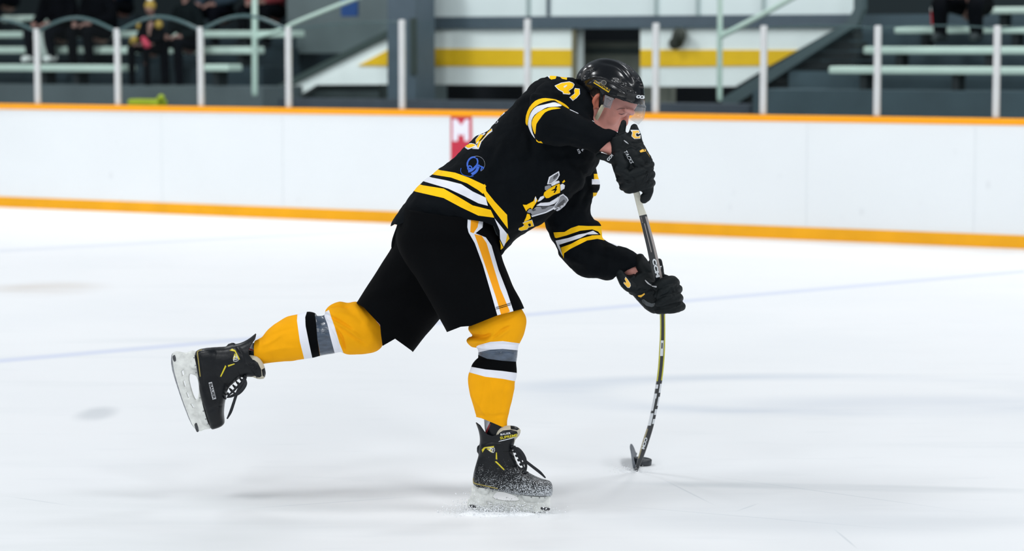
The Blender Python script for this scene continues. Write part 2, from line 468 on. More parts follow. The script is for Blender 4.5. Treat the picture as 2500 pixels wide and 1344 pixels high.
M_cap = mat('cap_orange', srgb(246, 160, 0), 0.4, spec=0.3, var=0.02)
SEAMS = [-40, 395, 690, 1300, 1565, 1970, 2380]
bm = bmesh.new(); box(bm, W(SM, 0.06, HW/2), (SL, 0.12, HW), ROT)
o = struct(finish(bm, 'wall_back', M_bw, smooth=False)); o['label'] = 'long white rink boards across the picture'
for i, x in enumerate(SEAMS):
    s = bs(x, 380, 0)[0]; bm = bmesh.new(); box(bm, W(s, -0.0015, HW/2+HK/2-0.01), (0.008, 0.003, HW-HK), ROT)
    struct(finish(bm, 'trim_%d' % (i+10), mat('seam', (0.68, 0.71, 0.73), 0.6), smooth=False))
bm = bmesh.new(); box(bm, W(SM, 0.055, HK/2), (SL, 0.135, HK), ROT, 0.006)
struct(finish(bm, 'baseboard_back', M_or, smooth=False))
bm = bmesh.new(); box(bm, W(SM, 0.065, (HW+HB)/2), (SL, 0.16, HB-HW), ROT, 0.012)
struct(finish(bm, 'trim_1', M_cap, smooth=False))
# red sign with its white letter, fixed flat on the boards
M_red = mat('sign_red', srgb(190, 38, 62), 0.5, var=0.05, vscale=6); M_wl = mat('sign_white', srgb(228, 226, 236), 0.5)
bm = bmesh.new(); bbox(bm, 1100, 1152, 283, 425, -0.004, 0.0)
sg = finish(bm, 'sign', M_red, smooth=False); tag(sg, 'red sign with a white letter M on the white boards behind the player', 'sign')
b = bpoly([(1105, 291), (1115, 291), (1126, 306), (1136, 291), (1145, 291), (1145, 344), (1134, 344), (1132, 326), (1126, 331), (1119, 326), (1117, 344), (1105, 344)], -0.006, 0.003)
finish(b, 'letter', M_wl, sg, smooth=False)['label'] = 'white block letter M'

# ------------------------------------------------------------------ posts and panes above the boards
M_al = mat('post_grey', srgb(196, 198, 198), 0.35, spec=0.4, var=0.04, vscale=5)
M_gl = glass('rink_glass', (0.96, 0.985, 0.98), 0.015, 0.0, (0.6, 0.7, 0.72)); M_ed = mat('glass_edge', srgb(58, 84, 86), 0.3)
POSTS = [(-110, 75), (92, 70), (288, 70), (491, 66), (705, 66), (982, 48), (1288, 46), (1601, 56), (1864, 62), (2142, 62), (2433, 62), (2760, 66)]
side = ['beyond the left edge', 'near the left edge of the picture', 'in front of the dark seated spectators', 'right of the spectator child', 'in front of the left stairs',
        'in front of the slate column', 'just left of the player', 'right of the helmet', 'right of the stair handrail', 'crossing the ends of the long white benches', 'furthest right', 'beyond the right edge']
for i, (x, y) in enumerate(POSTS):
    if not 0 < x < 2500: continue
    s = bs(x, 200, 0.05)[0]; zt = bs(x, y, 0.05)[1]; w = 0.058
    bm = bmesh.new(); box(bm, W(s, 0.05, (HB+zt)/2), (w, 0.05, zt-HB), ROT, 0.014)
    o = finish(bm, 'glass_post', M_al, smooth=False, loc=W(s, 0.05, HB)); tag(o, 'light grey metal glass post on the boards, '+side[i], 'post', 'posts between the panes above the boards')
for i in range(len(POSTS)-1):
    (xa, ya), (xb, yb) = POSTS[i], POSTS[i+1]
    sa = bs(xa, 200, 0.05)[0]+0.03; sb = bs(xb, 200, 0.05)[0]-0.03
    za = bs(xa, ya, 0.05)[1]-0.02; zb = bs(xb, yb, 0.05)[1]-0.02; rise = 0.13 if i < 4 else 0.02
    n = 14; top = [(sa+(sb-sa)*k/n, za+(zb-za)*k/n+rise*math.sin(math.pi*k/n)) for k in range(n+1)]
    b = curve_mesh([[(sa, HB)]+top+[(sb, HB)]], extrude=0.006)
    M = Matrix(((U.x, 0, NN.x, 0), (U.y, 0, NN.y, 0), (0, 1, 0, 0), (0, 0, 0, 1)))
    b.transform(Matrix.Translation(O+NN*0.05) @ M); bmesh.ops.recalc_face_normals(b, faces=b.faces)
    g = struct(finish(b, 'window_%d' % (i+1), M_gl, smooth=False))
    if i < 5 or i >= 8:
        b = bmesh.new(); tube3(b, [(W(s, 0.05, z), 0.016 if i < 4 else 0.006) for s, z in top], k=1, n=8, flat=0.6)
        finish(b, 'edge_strip', M_ed, g)

# ------------------------------------------------------------------ stands behind the boards
M_wall = mat('wall_white', srgb(238, 247, 246), 0.6, var=0.03, vscale=1.5); M_yel = mat('wall_yellow', (.86, .53, 0), 0.6, var=0.03)
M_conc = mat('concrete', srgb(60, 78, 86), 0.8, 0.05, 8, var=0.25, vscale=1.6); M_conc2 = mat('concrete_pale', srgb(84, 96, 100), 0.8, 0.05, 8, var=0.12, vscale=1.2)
M_slate = mat('slate_paint', srgb(70, 86, 97), 0.6, var=0.05); M_dark = mat('dark_navy', srgb(12, 20, 30), 0.8); M_dgr = mat('dark_green', srgb(40, 54, 52), 0.7)
M_bench = mat('bench_white', srgb(192, 214, 204), 0.5, var=0.04, vscale=4); M_rail = mat('rail_pale', srgb(176, 200, 190), 0.4)
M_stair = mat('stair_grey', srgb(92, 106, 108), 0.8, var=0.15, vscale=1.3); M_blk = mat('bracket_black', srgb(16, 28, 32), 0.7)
def sbox(name, m, *a, **k):
    bm = bmesh.new(); bbox(bm, *a, **k); return struct(finish(bm, name, m, smooth=False))
def spoly(name, m, pts, t0, dep): return struct(finish(bpoly(pts, t0, dep), name, m, smooth=False))
bm = bmesh.new(); box(bm, W(SM, 8, -0.06), (SL, 15.7, 0.1), ROT); struct(finish(bm, 'floor_stands', M_conc, smooth=False))
bm = bmesh.new(); box(bm, W(SM, 9.2, 3.0), (SL+6, 0.2, 6.4), ROT); struct(finish(bm, 'wall_far', mat('far_wall', srgb(22, 36, 40), 0.9), smooth=False))
# tiers right and left: each one step higher and further back
for i, (x, y) in enumerate([(1838, 224), (1925, 176), (2003, 125), (2072, 80), (2104, 33)]):
    sbox('floor_tier_right', M_conc, x, 3400, y, 300, 1.9+0.75*i, 2.65+0.75*i if i < 4 else 7, zmin=0)
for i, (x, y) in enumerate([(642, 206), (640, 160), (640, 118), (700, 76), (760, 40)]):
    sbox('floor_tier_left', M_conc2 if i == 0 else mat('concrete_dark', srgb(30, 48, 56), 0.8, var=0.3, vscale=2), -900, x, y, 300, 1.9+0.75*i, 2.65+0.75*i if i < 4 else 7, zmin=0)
def bench(x0, x1, y0, y1, t, legs, label):
    s0 = bs(x0, (y0+y1)/2, t)[0]; s1 = bs(x1, (y0+y1)/2, t)[0]; xm = min(max((x0+x1)/2, 0), 2500); z1 = bs(xm, y0, t)[1]; z0 = bs(xm, y1, t)[1]
    e = empty('bench', W((s0+s1)/2, t+0.14, z0-0.2), label, 'bench', 'white plank benches on the stands')
    bm = bmesh.new(); box(bm, W((s0+s1)/2, t+0.14, (z0+z1)/2), (s1-s0, 0.28, z1-z0), ROT, 0.018); finish(bm, 'seat', M_bench, e, smooth=False)
    for x in legs:
        s = bs(x, y1+20, t+0.1)[0]; bm = bmesh.new(); box(bm, W(s, t+0.16, z0-0.115), (0.07, 0.2, 0.25), ROT, 0.01); finish(bm, 'leg', M_blk, e, smooth=False)
bench(2022, 3300, 164, 183, 2.15, (2110, 2335, 2600), 'long white plank bench on the right stands, lowest row')
bench(2106, 3300, 114, 133, 2.9, (2197, 2415, 2700), 'long white plank bench on the right stands, second row up')
bench(2182, 3300, 65, 82, 3.65, (2260, 2480, 2750), 'long white plank bench under the red cup')
bench(2400, 3300, 17, 34, 4.4, (2450, 2700), 'white plank bench at the top right corner')
bench(-800, 297, 157, 174, 2.15, (-100, 110, 190), 'white plank bench on the left stands, lowest row')
bench(496, 556, 157, 174, 2.15, (530,), 'short white plank bench end right of the spectators, lowest row')
bench(-800, 612, 114, 131, 2.9, (-60, 60, 590), 'white plank bench on the left stands, second row up')
bench(-800, 712, 77, 93, 3.65, (-60, 120, 600), 'white plank bench on the left stands, third row up')
bench(-800, 112, 38, 55, 4.4, (-60, 40), 'short white plank bench at the top left corner')
bm = bmesh.new(); tube3(bm, [(Bp(60, 46, 4.36), 0.03), (Bp(96, 44, 4.36), 0.03), (Bp(107, 36, 4.36), 0.03), (Bp(110, 22, 4.36), 0.03)])
finish(bm, 'grab_rail', M_rail, loc=Bp(96, 46, 4.36)); tag(bpy.data.objects['grab_rail'], 'pale curled rail end on the top left bench', 'rail')
# concourse wall, beam, upper panels, column
bm = bpoly([(1008, 66), (1404, 66), (1404, 208), (1008, 206)], 3.3, 0.2); wc = struct(finish(bm, 'wall_concourse', M_wall, smooth=False))
bm = bpoly([(1563, 66), (2045, 66), (1850, 178), (1795, 211), (1563, 211)], 3.3, 0.2); struct(finish(bm, 'wall_right', M_wall, smooth=False))
spoly('trim_2', M_yel, [(1008, 118), (1404, 121), (1404, 162), (1008, 161)], 3.285, 0.02)
spoly('trim_3', M_yel, [(1563, 121), (1948, 122), (1880, 160), (1563, 163)], 3.285, 0.02)
sbox('trim_4', M_slate, 1006, 2086, 38, 69, 3.24, 3.5)
sbox('wall_upper', mat('upper_panel', srgb(212, 226, 226), 0.5, var=0.03, vscale=1), 1000, 2100, -140, 39, 3.25, 3.4)
for i, x in enumerate((1288, 1337, 1601, 1703, 1864)):
    sbox('trim_%d' % (20+i), M_slate if i == 1 else mat('joint', srgb(150, 168, 168), 0.6), x-3, x+3, -140, 38, 3.22, 3.26)
col = sbox('pillar', M_slate, 946, 1014, -140, 300, 2.55, 2.95, zmin=0)
sbox('trim_5', M_dgr, 1001, 1014.5, 44, 182, 2.53, 2.56)
sbox('wall_recess', M_dark, 600, 1900, 190, 300, 4.6, 4.8, zmin=0)
sbox('trim_6', mat('low_slab', srgb(66, 74, 84), 0.8, var=0.1), 600, 1830, 247, 300, 2.2, 2.5, zmin=0)
# doorway
sbox('door_1', mat('door_grey', srgb(128, 132, 122), 0.7, var=0.06), 1300, 1640, 100, 300, 4.0, 4.1, zmin=0)
sbox('trim_7', M_dark, 1300, 1640, 60, 101, 3.9, 4.1)
sbox('trim_8', M_dgr, 1300, 1640, 117, 130, 3.94, 4.0)
sbox('trim_9', mat('jamb', srgb(120, 116, 92), 0.7), 1396, 1404, 68, 208, 3.27, 3.32)
bm = bmesh.new(); ball(bm, Bp(1656, 92, 3.22), 0.075, (0.9, 0.6, 1.5)); ball(bm, Bp(1664, 86, 3.18), 0.05, (1, 0.8, 1.6)); ball(bm, Bp(1648, 106, 3.22), 0.06, (1.2, 0.6, 1.1))
fx = remesh(bm, 0.012); fx = finish(fx, 'wall_fixture', mat('fixture_dark', srgb(44, 48, 40), 0.6)); tag(fx, 'small dark fixture hung on the white wall above the yellow band', 'fixture')
# stairs left
st = empty('staircase', Bp(790, 240, 2.6), 'concrete staircase with white side panel left of the slate column', 'staircase')
finish(bpoly([(632, 275), (632, 246), (946, 90), (946, 206), (772, 207), (690, 262), (690, 275)], 2.7, 0.1), 'side_panel', M_wall, st, smooth=False)
finish(bpoly([(874, 160), (946, 122), (946, 161)], 2.685, 0.02), 'painted_band', M_yel, st, smooth=False)
finish(bpoly([(626, 250), (626, 234), (946, 73), (946, 92)], 2.66, 0.14), 'stringer', mat('stringer_dark', srgb(50, 66, 64), 0.6), st, smooth=False)
for k in range(11):
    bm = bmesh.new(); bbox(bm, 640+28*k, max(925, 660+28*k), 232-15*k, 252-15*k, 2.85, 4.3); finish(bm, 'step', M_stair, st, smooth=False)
hr = empty('handrail', Bp(622, 230, 1.5), 'pale handrail climbing the left stairs from a tall post', 'handrail')
bm = bmesh.new(); ptube_l = lambda pts, t, r: tube3(bm, [(Bp(x, y, t), r) for x, y in pts])
ptube_l([(622, 230), (622, 120), (622, 20), (622, 2), (628, -30)], 1.5, 0.032); finish(bm, 'post', M_rail, hr)
bm = bmesh.new(); ptube_l([(624, 92), (690, 72), (730, 52), (880, -8)], 1.5, 0.024); finish(bm, 'rail', M_rail, hr)
bm = bmesh.new(); bbox(bm, 832, 872, -30, 40, 3.4, 3.43, 0.005); o = finish(bm, 'banner', mat('banner_blue', srgb(8, 62, 122), 0.6), smooth=False); tag(o, 'blue panel on the wall above the left stairs', 'banner')
sbox('wall_stairs', M_stair, 700, 960, -140, 130, 4.35, 4.5)
# stairs right
st = empty('staircase', Bp(1950, 200, 2.6), 'dark staircase with a sloping stringer right of the yellow wall band', 'staircase')
finish(bpoly([(2106, -60), (2106, 22), (2092, 60), (1784, 262), (1760, 262), (1762, 240), (2068, 52), (2084, 22), (2084, -60)], 2.6, 0.12), 'stringer', mat('stringer_slate', srgb(64, 82, 86), 0.6), st, smooth=False)
for k in range(9):
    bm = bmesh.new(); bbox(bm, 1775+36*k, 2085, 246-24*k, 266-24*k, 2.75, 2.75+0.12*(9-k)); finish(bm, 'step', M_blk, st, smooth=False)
hr = empty('handrail', Bp(1757, 240, 1.5), 'pale handrail climbing the right stairs from a slim post', 'handrail')
bm = bmesh.new(); ptube_l([(1757, 242), (1757, 120), (1758, 10), (1758, -40)], 1.5, 0.026); finish(bm, 'post', M_rail, hr)
bm = bmesh.new(); ptube_l([(1762, 88), (1860, 36), (1950, -14)], 1.5, 0.026); finish(bm, 'rail', M_rail, hr)

# ------------------------------------------------------------------ spectators
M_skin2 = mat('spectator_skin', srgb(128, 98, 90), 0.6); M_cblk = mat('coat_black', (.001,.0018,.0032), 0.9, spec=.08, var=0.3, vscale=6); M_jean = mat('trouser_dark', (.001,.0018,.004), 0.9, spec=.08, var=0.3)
def spectator(px, seat_y, t, k, coat, trous, label, hat=None, shoe=None, spread=0.16, lean=0.05, foot=0.46, extra=None):
    base = Bp(px, seat_y, t+0.12)+Vector((0, 0, 0.10*k)); foot = foot+0.1
    def q(x, f, z): return base+U*(x*k)+NN*(-f*k)+Vector((0, 0, z*k))
    e = empty('person', base, label, 'person', 'spectators on the stands')
    hd = q(0, lean+0.06, 0.80)
    bm = bmesh.new()
    ball(bm, hd, 0.105*k, (0.85, 0.95, 1.15)); ball(bm, q(0, lean+0.165, 0.785), 0.018*k, (1, 1.2, 1.4)); ball(bm, q(0.09, lean+.05, .79), .022*k, (.5, 1, 1.4)); ball(bm, q(-0.09, lean+.05, .79), .022*k, (.5, 1, 1.4))
    tube3(bm, [(q(0, lean, 0.5), .055*k), (q(0, lean+.03, .72), .05*k)]); tube3(bm, [(q(0, 0, 0.0), .12*k), (q(0, lean, .5), .12*k)])
    for s in (-1, 1):
        tube3(bm, [(q(s*.15, lean, .5), .04*k), (q(s*.24, .1, .25), .035*k), (q(s*.13, .36, .16), .025*k), (q(s*.09, .42, .15), .03*k)])
        for j in range(4): tube3(bm, [(q(s*(.10-.018*j), .42, .16), .011*k), (q(s*(.08-.018*j), .485-.004*j, .13), .010*k), (q(s*(.075-.018*j), .49, .10), .008*k)], k=2, n=8)
        tube3(bm, [(q(s*.11, .40, .16), .012*k), (q(s*.13, .44, .19), .010*k)], k=2, n=8)
        tube3(bm, [(q(s*.1, 0, .02), .07*k), (q(s*spread, .42, .05), .055*k), (q(s*spread, .40, -foot+.05), .04*k)])
    body = finish(remesh(bm, 0.012), 'body', M_skin2, e)
    bm = bmesh.new(); tube3(bm, [(q(0, 0, 0.16), .17*k), (q(0, lean*.5, .30), .19*k), (q(0, lean, .5), .16*k), (q(0, lean, .60), .09*k)], flat=0.75, axis=tuple(NN))
    for s in (-1, 1): tube3(bm, [(q(s*.14, lean, .52), .085*k), (q(s*.25, .08, .27), .07*k), (q(s*.14, .33, .17), .055*k)])
    bm = remesh(bm, 0.014); displace(bm, folds(0.02, (5, 5, 5))); co = finish(bm, 'coat', coat, e)
    bm = bmesh.new()
    for s in (-1, 1): tube3(bm, [(q(s*.09, 0, .04), .10*k), (q(s*spread, .40, .06), .078*k), (q(s*spread, .43, -.05), .072*k), (q(s*spread*1.05, .40, -foot+.06), .058*k)])
    finish(remesh(bm, 0.014), 'trousers', trous, e)
    for s in (-1, 1):
        bm = bmesh.new(); tube3(bm, [(q(s*spread, .34, -foot+.03), .048*k), (q(s*spread*1.1, .52, -foot+.01), .042*k)], flat=0.9); finish(bm, 'shoe', shoe or M_blk, e)
    bm = bmesh.new()
    if hat:
        ball(bm, hd+Vector((0, 0, .045*k))+NN*.012*k, .115*k, (0.92, 1.0, .9)); h = finish(bm, 'hat', hat[0], e)
        bm = bmesh.new(); ball(bm, hd+Vector((0, 0, .175*k)), .05*k); displace(bm, folds(.012, (40, 40, 40))); finish(bm, 'pompom', hat[1], h)
    else:
        ball(bm, hd+Vector((0, 0, .03*k))+NN*.02*k, .115*k, (0.9, 1.0, 1.02)); finish(bm, 'hair', mat('hair_dark', srgb(30, 26, 24), 0.8), e)
    if extra: extra(e, q, k)
    return e
M_white = mat('plain_white', srgb(214, 222, 220), 0.6); M_gold2 = mat('dull_gold', srgb(150, 126, 50), 0.7); M_pink = mat('mitten_red', srgb(170, 48, 72), 0.7)
def kid_extra(e, q, k):
    bm = bmesh.new(); ball(bm, q(-.26, .05, .47), .07*k, (1, .8, .9)); finish(bm, 'shoulder_patch', M_gold2, e)
    bm = bmesh.new(); ball(bm, q(.2, .08, .50), .075*k, (1, .8, 1.1)); finish(bm, 'shoulder_patch', M_gold2, e)
    bm = bmesh.new(); tube3(bm, [(q(-.2, .36, .16), .06*k), (q(-.1, .44, .22), .075*k)]); finish(bm, 'mitten', M_gold2, e)
    bm = bmesh.new(); tube3(bm, [(q(.1, .42, .24), .05*k), (q(.2, .44, .12), .07*k)]); finish(bm, 'mitten', M_pink, e)
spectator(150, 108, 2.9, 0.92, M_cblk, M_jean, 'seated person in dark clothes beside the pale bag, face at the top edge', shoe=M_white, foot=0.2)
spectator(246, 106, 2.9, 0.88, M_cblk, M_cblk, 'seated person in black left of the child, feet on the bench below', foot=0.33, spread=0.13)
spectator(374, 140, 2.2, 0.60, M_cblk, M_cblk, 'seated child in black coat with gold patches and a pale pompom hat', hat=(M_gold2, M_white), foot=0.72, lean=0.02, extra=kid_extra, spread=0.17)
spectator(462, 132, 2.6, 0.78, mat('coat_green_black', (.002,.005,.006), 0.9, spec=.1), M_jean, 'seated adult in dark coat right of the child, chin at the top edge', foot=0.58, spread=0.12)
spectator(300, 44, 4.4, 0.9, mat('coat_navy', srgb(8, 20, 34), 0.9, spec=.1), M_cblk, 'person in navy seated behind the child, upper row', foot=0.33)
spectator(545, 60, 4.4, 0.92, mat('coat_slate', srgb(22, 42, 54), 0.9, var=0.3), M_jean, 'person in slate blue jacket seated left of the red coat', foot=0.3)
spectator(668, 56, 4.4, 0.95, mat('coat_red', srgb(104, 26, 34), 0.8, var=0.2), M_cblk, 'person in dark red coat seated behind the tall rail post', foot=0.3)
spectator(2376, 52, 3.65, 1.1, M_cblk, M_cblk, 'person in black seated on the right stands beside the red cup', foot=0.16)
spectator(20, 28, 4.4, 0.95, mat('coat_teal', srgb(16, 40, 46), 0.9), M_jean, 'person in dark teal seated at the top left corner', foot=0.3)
bm = bmesh.new(); ball(bm, Bp(98, 92, 2.66), .10, (.8, .9, 1.0)); ball(bm, Bp(108, 118, 2.66), .11, (1.1, .9, 1.5)); ball(bm, Bp(120, 122, 2.66), .08, (1, .9, 1.5))
o = finish(remesh(bm, .012), 'bag', mat('bag_white', srgb(160, 172, 168), 0.8, var=0.1)); tag(o, 'pale grey bag standing between the lowest benches at the left', 'bag')
bm = bmesh.new(); r = Bp(2280, 64, 3.70); tube3(bm, [(r+Vector((0, 0, .01)), .028), (r+Vector((0, 0, .14)), .036)], k=4)
cup = finish(bm, 'cup', mat('cup_red', srgb(190, 40, 48), 0.5)); tag(cup, 'red paper cup with white lid on the right bench', 'cup')
bm = bmesh.new(); tube3(bm, [(r+Vector((0, 0, .16)), .040), (r+Vector((0, 0, .178)), .036)], k=2); finish(bm, 'lid', M_white, cup)
bm = bmesh.new(); bbox(bm, 308, 384, 242, 262, 1.5, 1.7, 0.03); tube3(bm, [(Bp(384, 250, 1.55), .03), (Bp(394, 238, 1.55), .04)])
o = finish(remesh(bm, .01), 'sports_bag', mat('bag_lime', srgb(160, 178, 20), 0.6)); tag(o, 'low yellow-green bag at the feet of the child', 'bag')
# ------------------------------------------------------------------ the hockey player
YF = G(1240, 1250).y           # depth of the front skate on the ice
Y0 = YF+0.14                   # middle of the body
M_jb = mat('jersey_black', (.0018,.0032,.0048), 0.85, 0.22, 26, spec=0.1, var=0.15, vscale=10)
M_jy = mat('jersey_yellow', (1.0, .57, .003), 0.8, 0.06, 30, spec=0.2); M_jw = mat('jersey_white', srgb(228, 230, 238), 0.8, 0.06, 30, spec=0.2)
M_jg = M_jy
M_pb = mat('pants_black', (.0012,.0016,.0022), 0.9, 0.2, 22, spec=0.08, var=0.2); M_po = mat('pants_orange', srgb(244, 160, 22), 0.75, spec=0.2)
M_so = mat('sock_gold', srgb(240, 166, 8), 0.85, 0.12, 45, spec=0.15, var=0.04, vscale=14); M_tape = mat('tape_grey', srgb(66, 78, 94), 0.22, 0.3, 28, spec=0.6, var=0.35, vscale=26, bstretch=(1, 1, 2.5))
M_sk = mat('skin', srgb(205, 142, 130), 0.5, 0.08, 90, spec=0.35, var=0.07, vscale=25, sss=0.08); M_lip = mat('lip_red', srgb(186, 88, 90), 0.5); M_lash = mat('lash_dark', srgb(92, 58, 60), 0.7); M_ear = mat('ear_red', srgb(196, 112, 88), 0.5, sss=0.05)
M_gb = mat('glove_black', (.0035,.0062,.0075), 0.6, 0.12, 70, spec=0.2, var=0.25, vscale=16); M_gy = mat('glove_yellow', srgb(238, 184, 60), 0.6)
M_hb = mat('helmet_black', srgb(10, 13, 17), 0.22, spec=0.35, coat=0.2); M_hm = mat('helmet_matte', srgb(8, 9, 11), 0.5)
M_bt = mat('boot_black', (.0022,.0034,.0052), 0.36, 0.1, 60, spec=0.3, var=0.25, vscale=20); M_by = mat('boot_yellow', srgb(206, 190, 30), 0.4); M_cream = mat('felt_cream', srgb(188, 182, 164), 0.9, 0.1, 80)
M_hold = mat('holder_white', srgb(214, 216, 212), 0.35, spec=0.4, var=0.14, vscale=55); M_steel = mat('steel', srgb(150, 152, 156), 0.3, metal=0.9, var=0.3, vscale=60)
M_silver = mat('label_silver', srgb(176, 178, 182), 0.4); M_grey = mat('crest_grey', srgb(138, 140, 146), 0.7); M_dgrey = mat('crest_dark', srgb(72, 74, 80), 0.7)
M_blue = mat('print_blue', srgb(40, 92, 196), 0.6); M_wp = mat('print_white', srgb(216, 220, 224), 0.6); M_red2 = mat('trim_red', srgb(130, 34, 40), 0.5)
player = empty('person', (P(1240, 1250, YF).x, YF, 0), 'hockey player in black jersey with yellow and white bands leaning into a shot', 'person')

def piv(o, pos):
    """move a part's origin to pos (parent space) without moving its mesh"""
    o.data.transform(Matrix.Translation(-Vector(pos))); o.location = pos

# --- jersey
bm = bmesh.new()
TY = Y0
loft(bm, [(952, 560, 1215, 640, TY, .185), (957, 545, 1228, 618, TY, .19), (975, 515, 1246, 594, TY, .2), (1000, 480, 1270, 575, TY, .21), (1040, 440, 1300, 557, TY, .215), (1078, 411, 1335, 535, TY, .22),
          (1112, 383, 1370, 505, TY, .22), (1150, 350, 1405, 470, TY, .22), (1188, 319, 1435, 435, TY, .22), (1228, 281, 1456, 405, TY, .22),
          (1263, 245, 1463, 380, TY, .22), (1285, 219, 1466, 355, TY-.01, .215), (1306, 198, 1462, 325, TY-.02, .20), (1335, 185, 1452, 298, TY-.02, .17),
          (1372, 185, 1447, 285, TY-.02, .13), (1402, 189, 1446, 270, TY-.02, .10)], k=4, n=64, ex=2.5)
# near shoulder, upper arm and forearm sleeve
ptube(bm, [(1392, 222, TY-.06, 36), (1352, 240, TY-.16, 46), (1332, 268, TY-.24, 44)], k=5, n=32)
ptube(bm, [(1408, 232, TY-.115, 32), (1414, 258, TY-.125, 34), (1414, 285, TY-.11, 35)], k=4, n=28)
loft(bm, [(1318, 243, 1287, 290, TY-.25, .05), (1345, 241, 1293, 318, TY-.28, .075), (1375, 253, 1312, 343, TY-.30, .082), (1408, 274, 1356, 355, TY-.29, .08),
          (1444, 297, 1402, 361, TY-.27, .072), (1474, 315, 1438, 370, TY-.26, .062), (1497, 318, 1458, 374, TY-.25, .052), (1513, 326, 1480, 350, TY-.245, .04)], k=5, n=36)
# far sleeve
FY = TY+.10
loft(bm, [(1300, 430, 1454, 388, FY-.02, .10), (1303, 452, 1451, 410, FY-.01, .095), (1307, 465, 1458, 428, FY, .09), (1311, 480, 1448, 445, FY, .09), (1315, 492, 1464, 457, FY, .09), (1319, 505, 1449, 476, FY+.01, .085),
          (1324, 525, 1443, 498, FY+.01, .085), (1331, 545, 1444, 520, FY+.02, .082), (1338, 562, 1449, 536, FY+.02, .082), (1345, 577, 1465, 545, FY+.02, .082), (1353, 592, 1467, 560, FY+.02, .08),
          (1364, 612, 1471, 580, FY+.01, .078), (1382, 640, 1484, 591, FY, .075), (1410, 666, 1512, 599, FY-.01, .072), (1448, 676, 1545, 614, FY-.03, .066), (1485, 678, 1562, 626, FY-.04, .058), (1508, 670, 1573, 640, FY-.05, .045)], k=4, n=36)
loft(bm, [(1400, 400, 1452, 395, FY+.10, .05), (1400, 430, 1461, 425, FY+.10, .05), (1400, 460, 1462, 455, FY+.10, .05), (1400, 480, 1456, 478, FY+.10, .04)], k=3, n=24)
bm = remesh(bm, 0.0055, 2)
displace(bm, folds(0.009, (9, 5, 9), 3.0)); displace(bm, folds(0.0045, (24, 14, 24), 1.0))
creases(bm, [([(1262, 255), (1290, 300), (1300, 380)], -.008, 9), ([(1330, 232), (1290, 236), (1258, 262)], .008, 8), ([(1400, 250), (1340, 232), (1300, 225)], -.006, 6),
             ([(1150, 440), (1200, 400), (1230, 350)], .006, 10), ([(1165, 430), (1225, 440), (1300, 420)], .006, 9), ([(1180, 300), (1200, 380), (1160, 440)], -.006, 12),
             ([(1380, 400), (1420, 440), (1400, 520)], .008, 9), ([(1410, 400), (1440, 450), (1420, 500)], -.008, 7), ([(1350, 610), (1420, 640), (1490, 650)], .006, 8),
             ([(1390, 600), (1450, 620), (1530, 640)], -.006, 7), ([(1330, 300), (1400, 320), (1470, 345)], .005, 9), ([(1340, 330), (1400, 345), (1450, 362)], -.005, 6),
             ([(1250, 400), (1330, 380), (1400, 380)], -.005, 10), ([(1000, 500), (1080, 505), (1190, 545)], .005, 12), ([(1320, 180), (1350, 205), (1345, 230)], -.006, 8)])
J = {'y': 1, 'w': 2, 'g': 3}
# hem bands
paint(bm, [(1030, 400), (1074, 415), (1111, 421), (1144, 433), (1172, 446), (1187, 453), (1179, 473), (1168, 464), (1140, 447), (1101, 433), (1058, 426), (1010, 418)], 1)
paint(bm, [(1010, 418), (1054, 433), (1090, 440), (1126, 449), (1154, 467), (1186, 482), (1191, 502), (1168, 496), (1133, 478), (1094, 460), (1040, 444), (1000, 432)], 2)
paint(bm, [(990, 440), (1033, 452), (1083, 460), (1119, 480), (1154, 501), (1198, 512), (1207, 531), (1168, 526), (1126, 506), (1083, 483), (1017, 468), (975, 456)], 1)
paint(bm, [(1168, 457), (1184, 449), (1187, 466), (1208, 492), (1238, 524), (1240, 558), (1213, 522), (1191, 492), (1181, 472)], 3)
paint(bm, [(1207, 532), (1238, 570), (1240, 580), (1230, 602), (1221, 583), (1220, 562)], 2)
paint(bm, [(1239, 569), (1244, 582), (1234, 594)], 1)
paint(bm, [(1219, 584), (1229, 604), (1216, 615)], 1)
# near sleeve bands
s6 = lambda pts: T((1280, 170), 6.72, pts)
paint(bm, smooth_poly(s6([(20, 850), (30, 750), (80, 620), (180, 510), (300, 468), (400, 470), (520, 490), (620, 535), (700, 590), (740, 640), (700, 625), (620, 580), (540, 530), (490, 500), (380, 515), (250, 560), (150, 630), (90, 720), (65, 820), (50, 915), (28, 890)]), 2), 1, True)
paint(bm, smooth_poly(s6([(62, 920), (65, 850), (85, 760), (130, 670), (210, 600), (330, 570), (430, 545), (510, 535), (620, 585), (540, 605), (380, 615), (280, 665), (170, 740), (120, 830), (115, 930), (140, 1040), (178, 1130), (115, 1050)]), 2), 2, True)
paint(bm, smooth_poly(s6([(120, 870), (160, 770), (260, 680), (400, 625), (500, 615), (600, 632), (450, 655), (340, 700), (260, 800), (200, 890), (188, 980), (178, 1060), (150, 1010), (130, 940)]), 2), 1, True)
paint(bm, s6([(190, 1140), (235, 1178), (275, 1172), (305, 1208), (230, 1195), (200, 1172)]), 1, True)
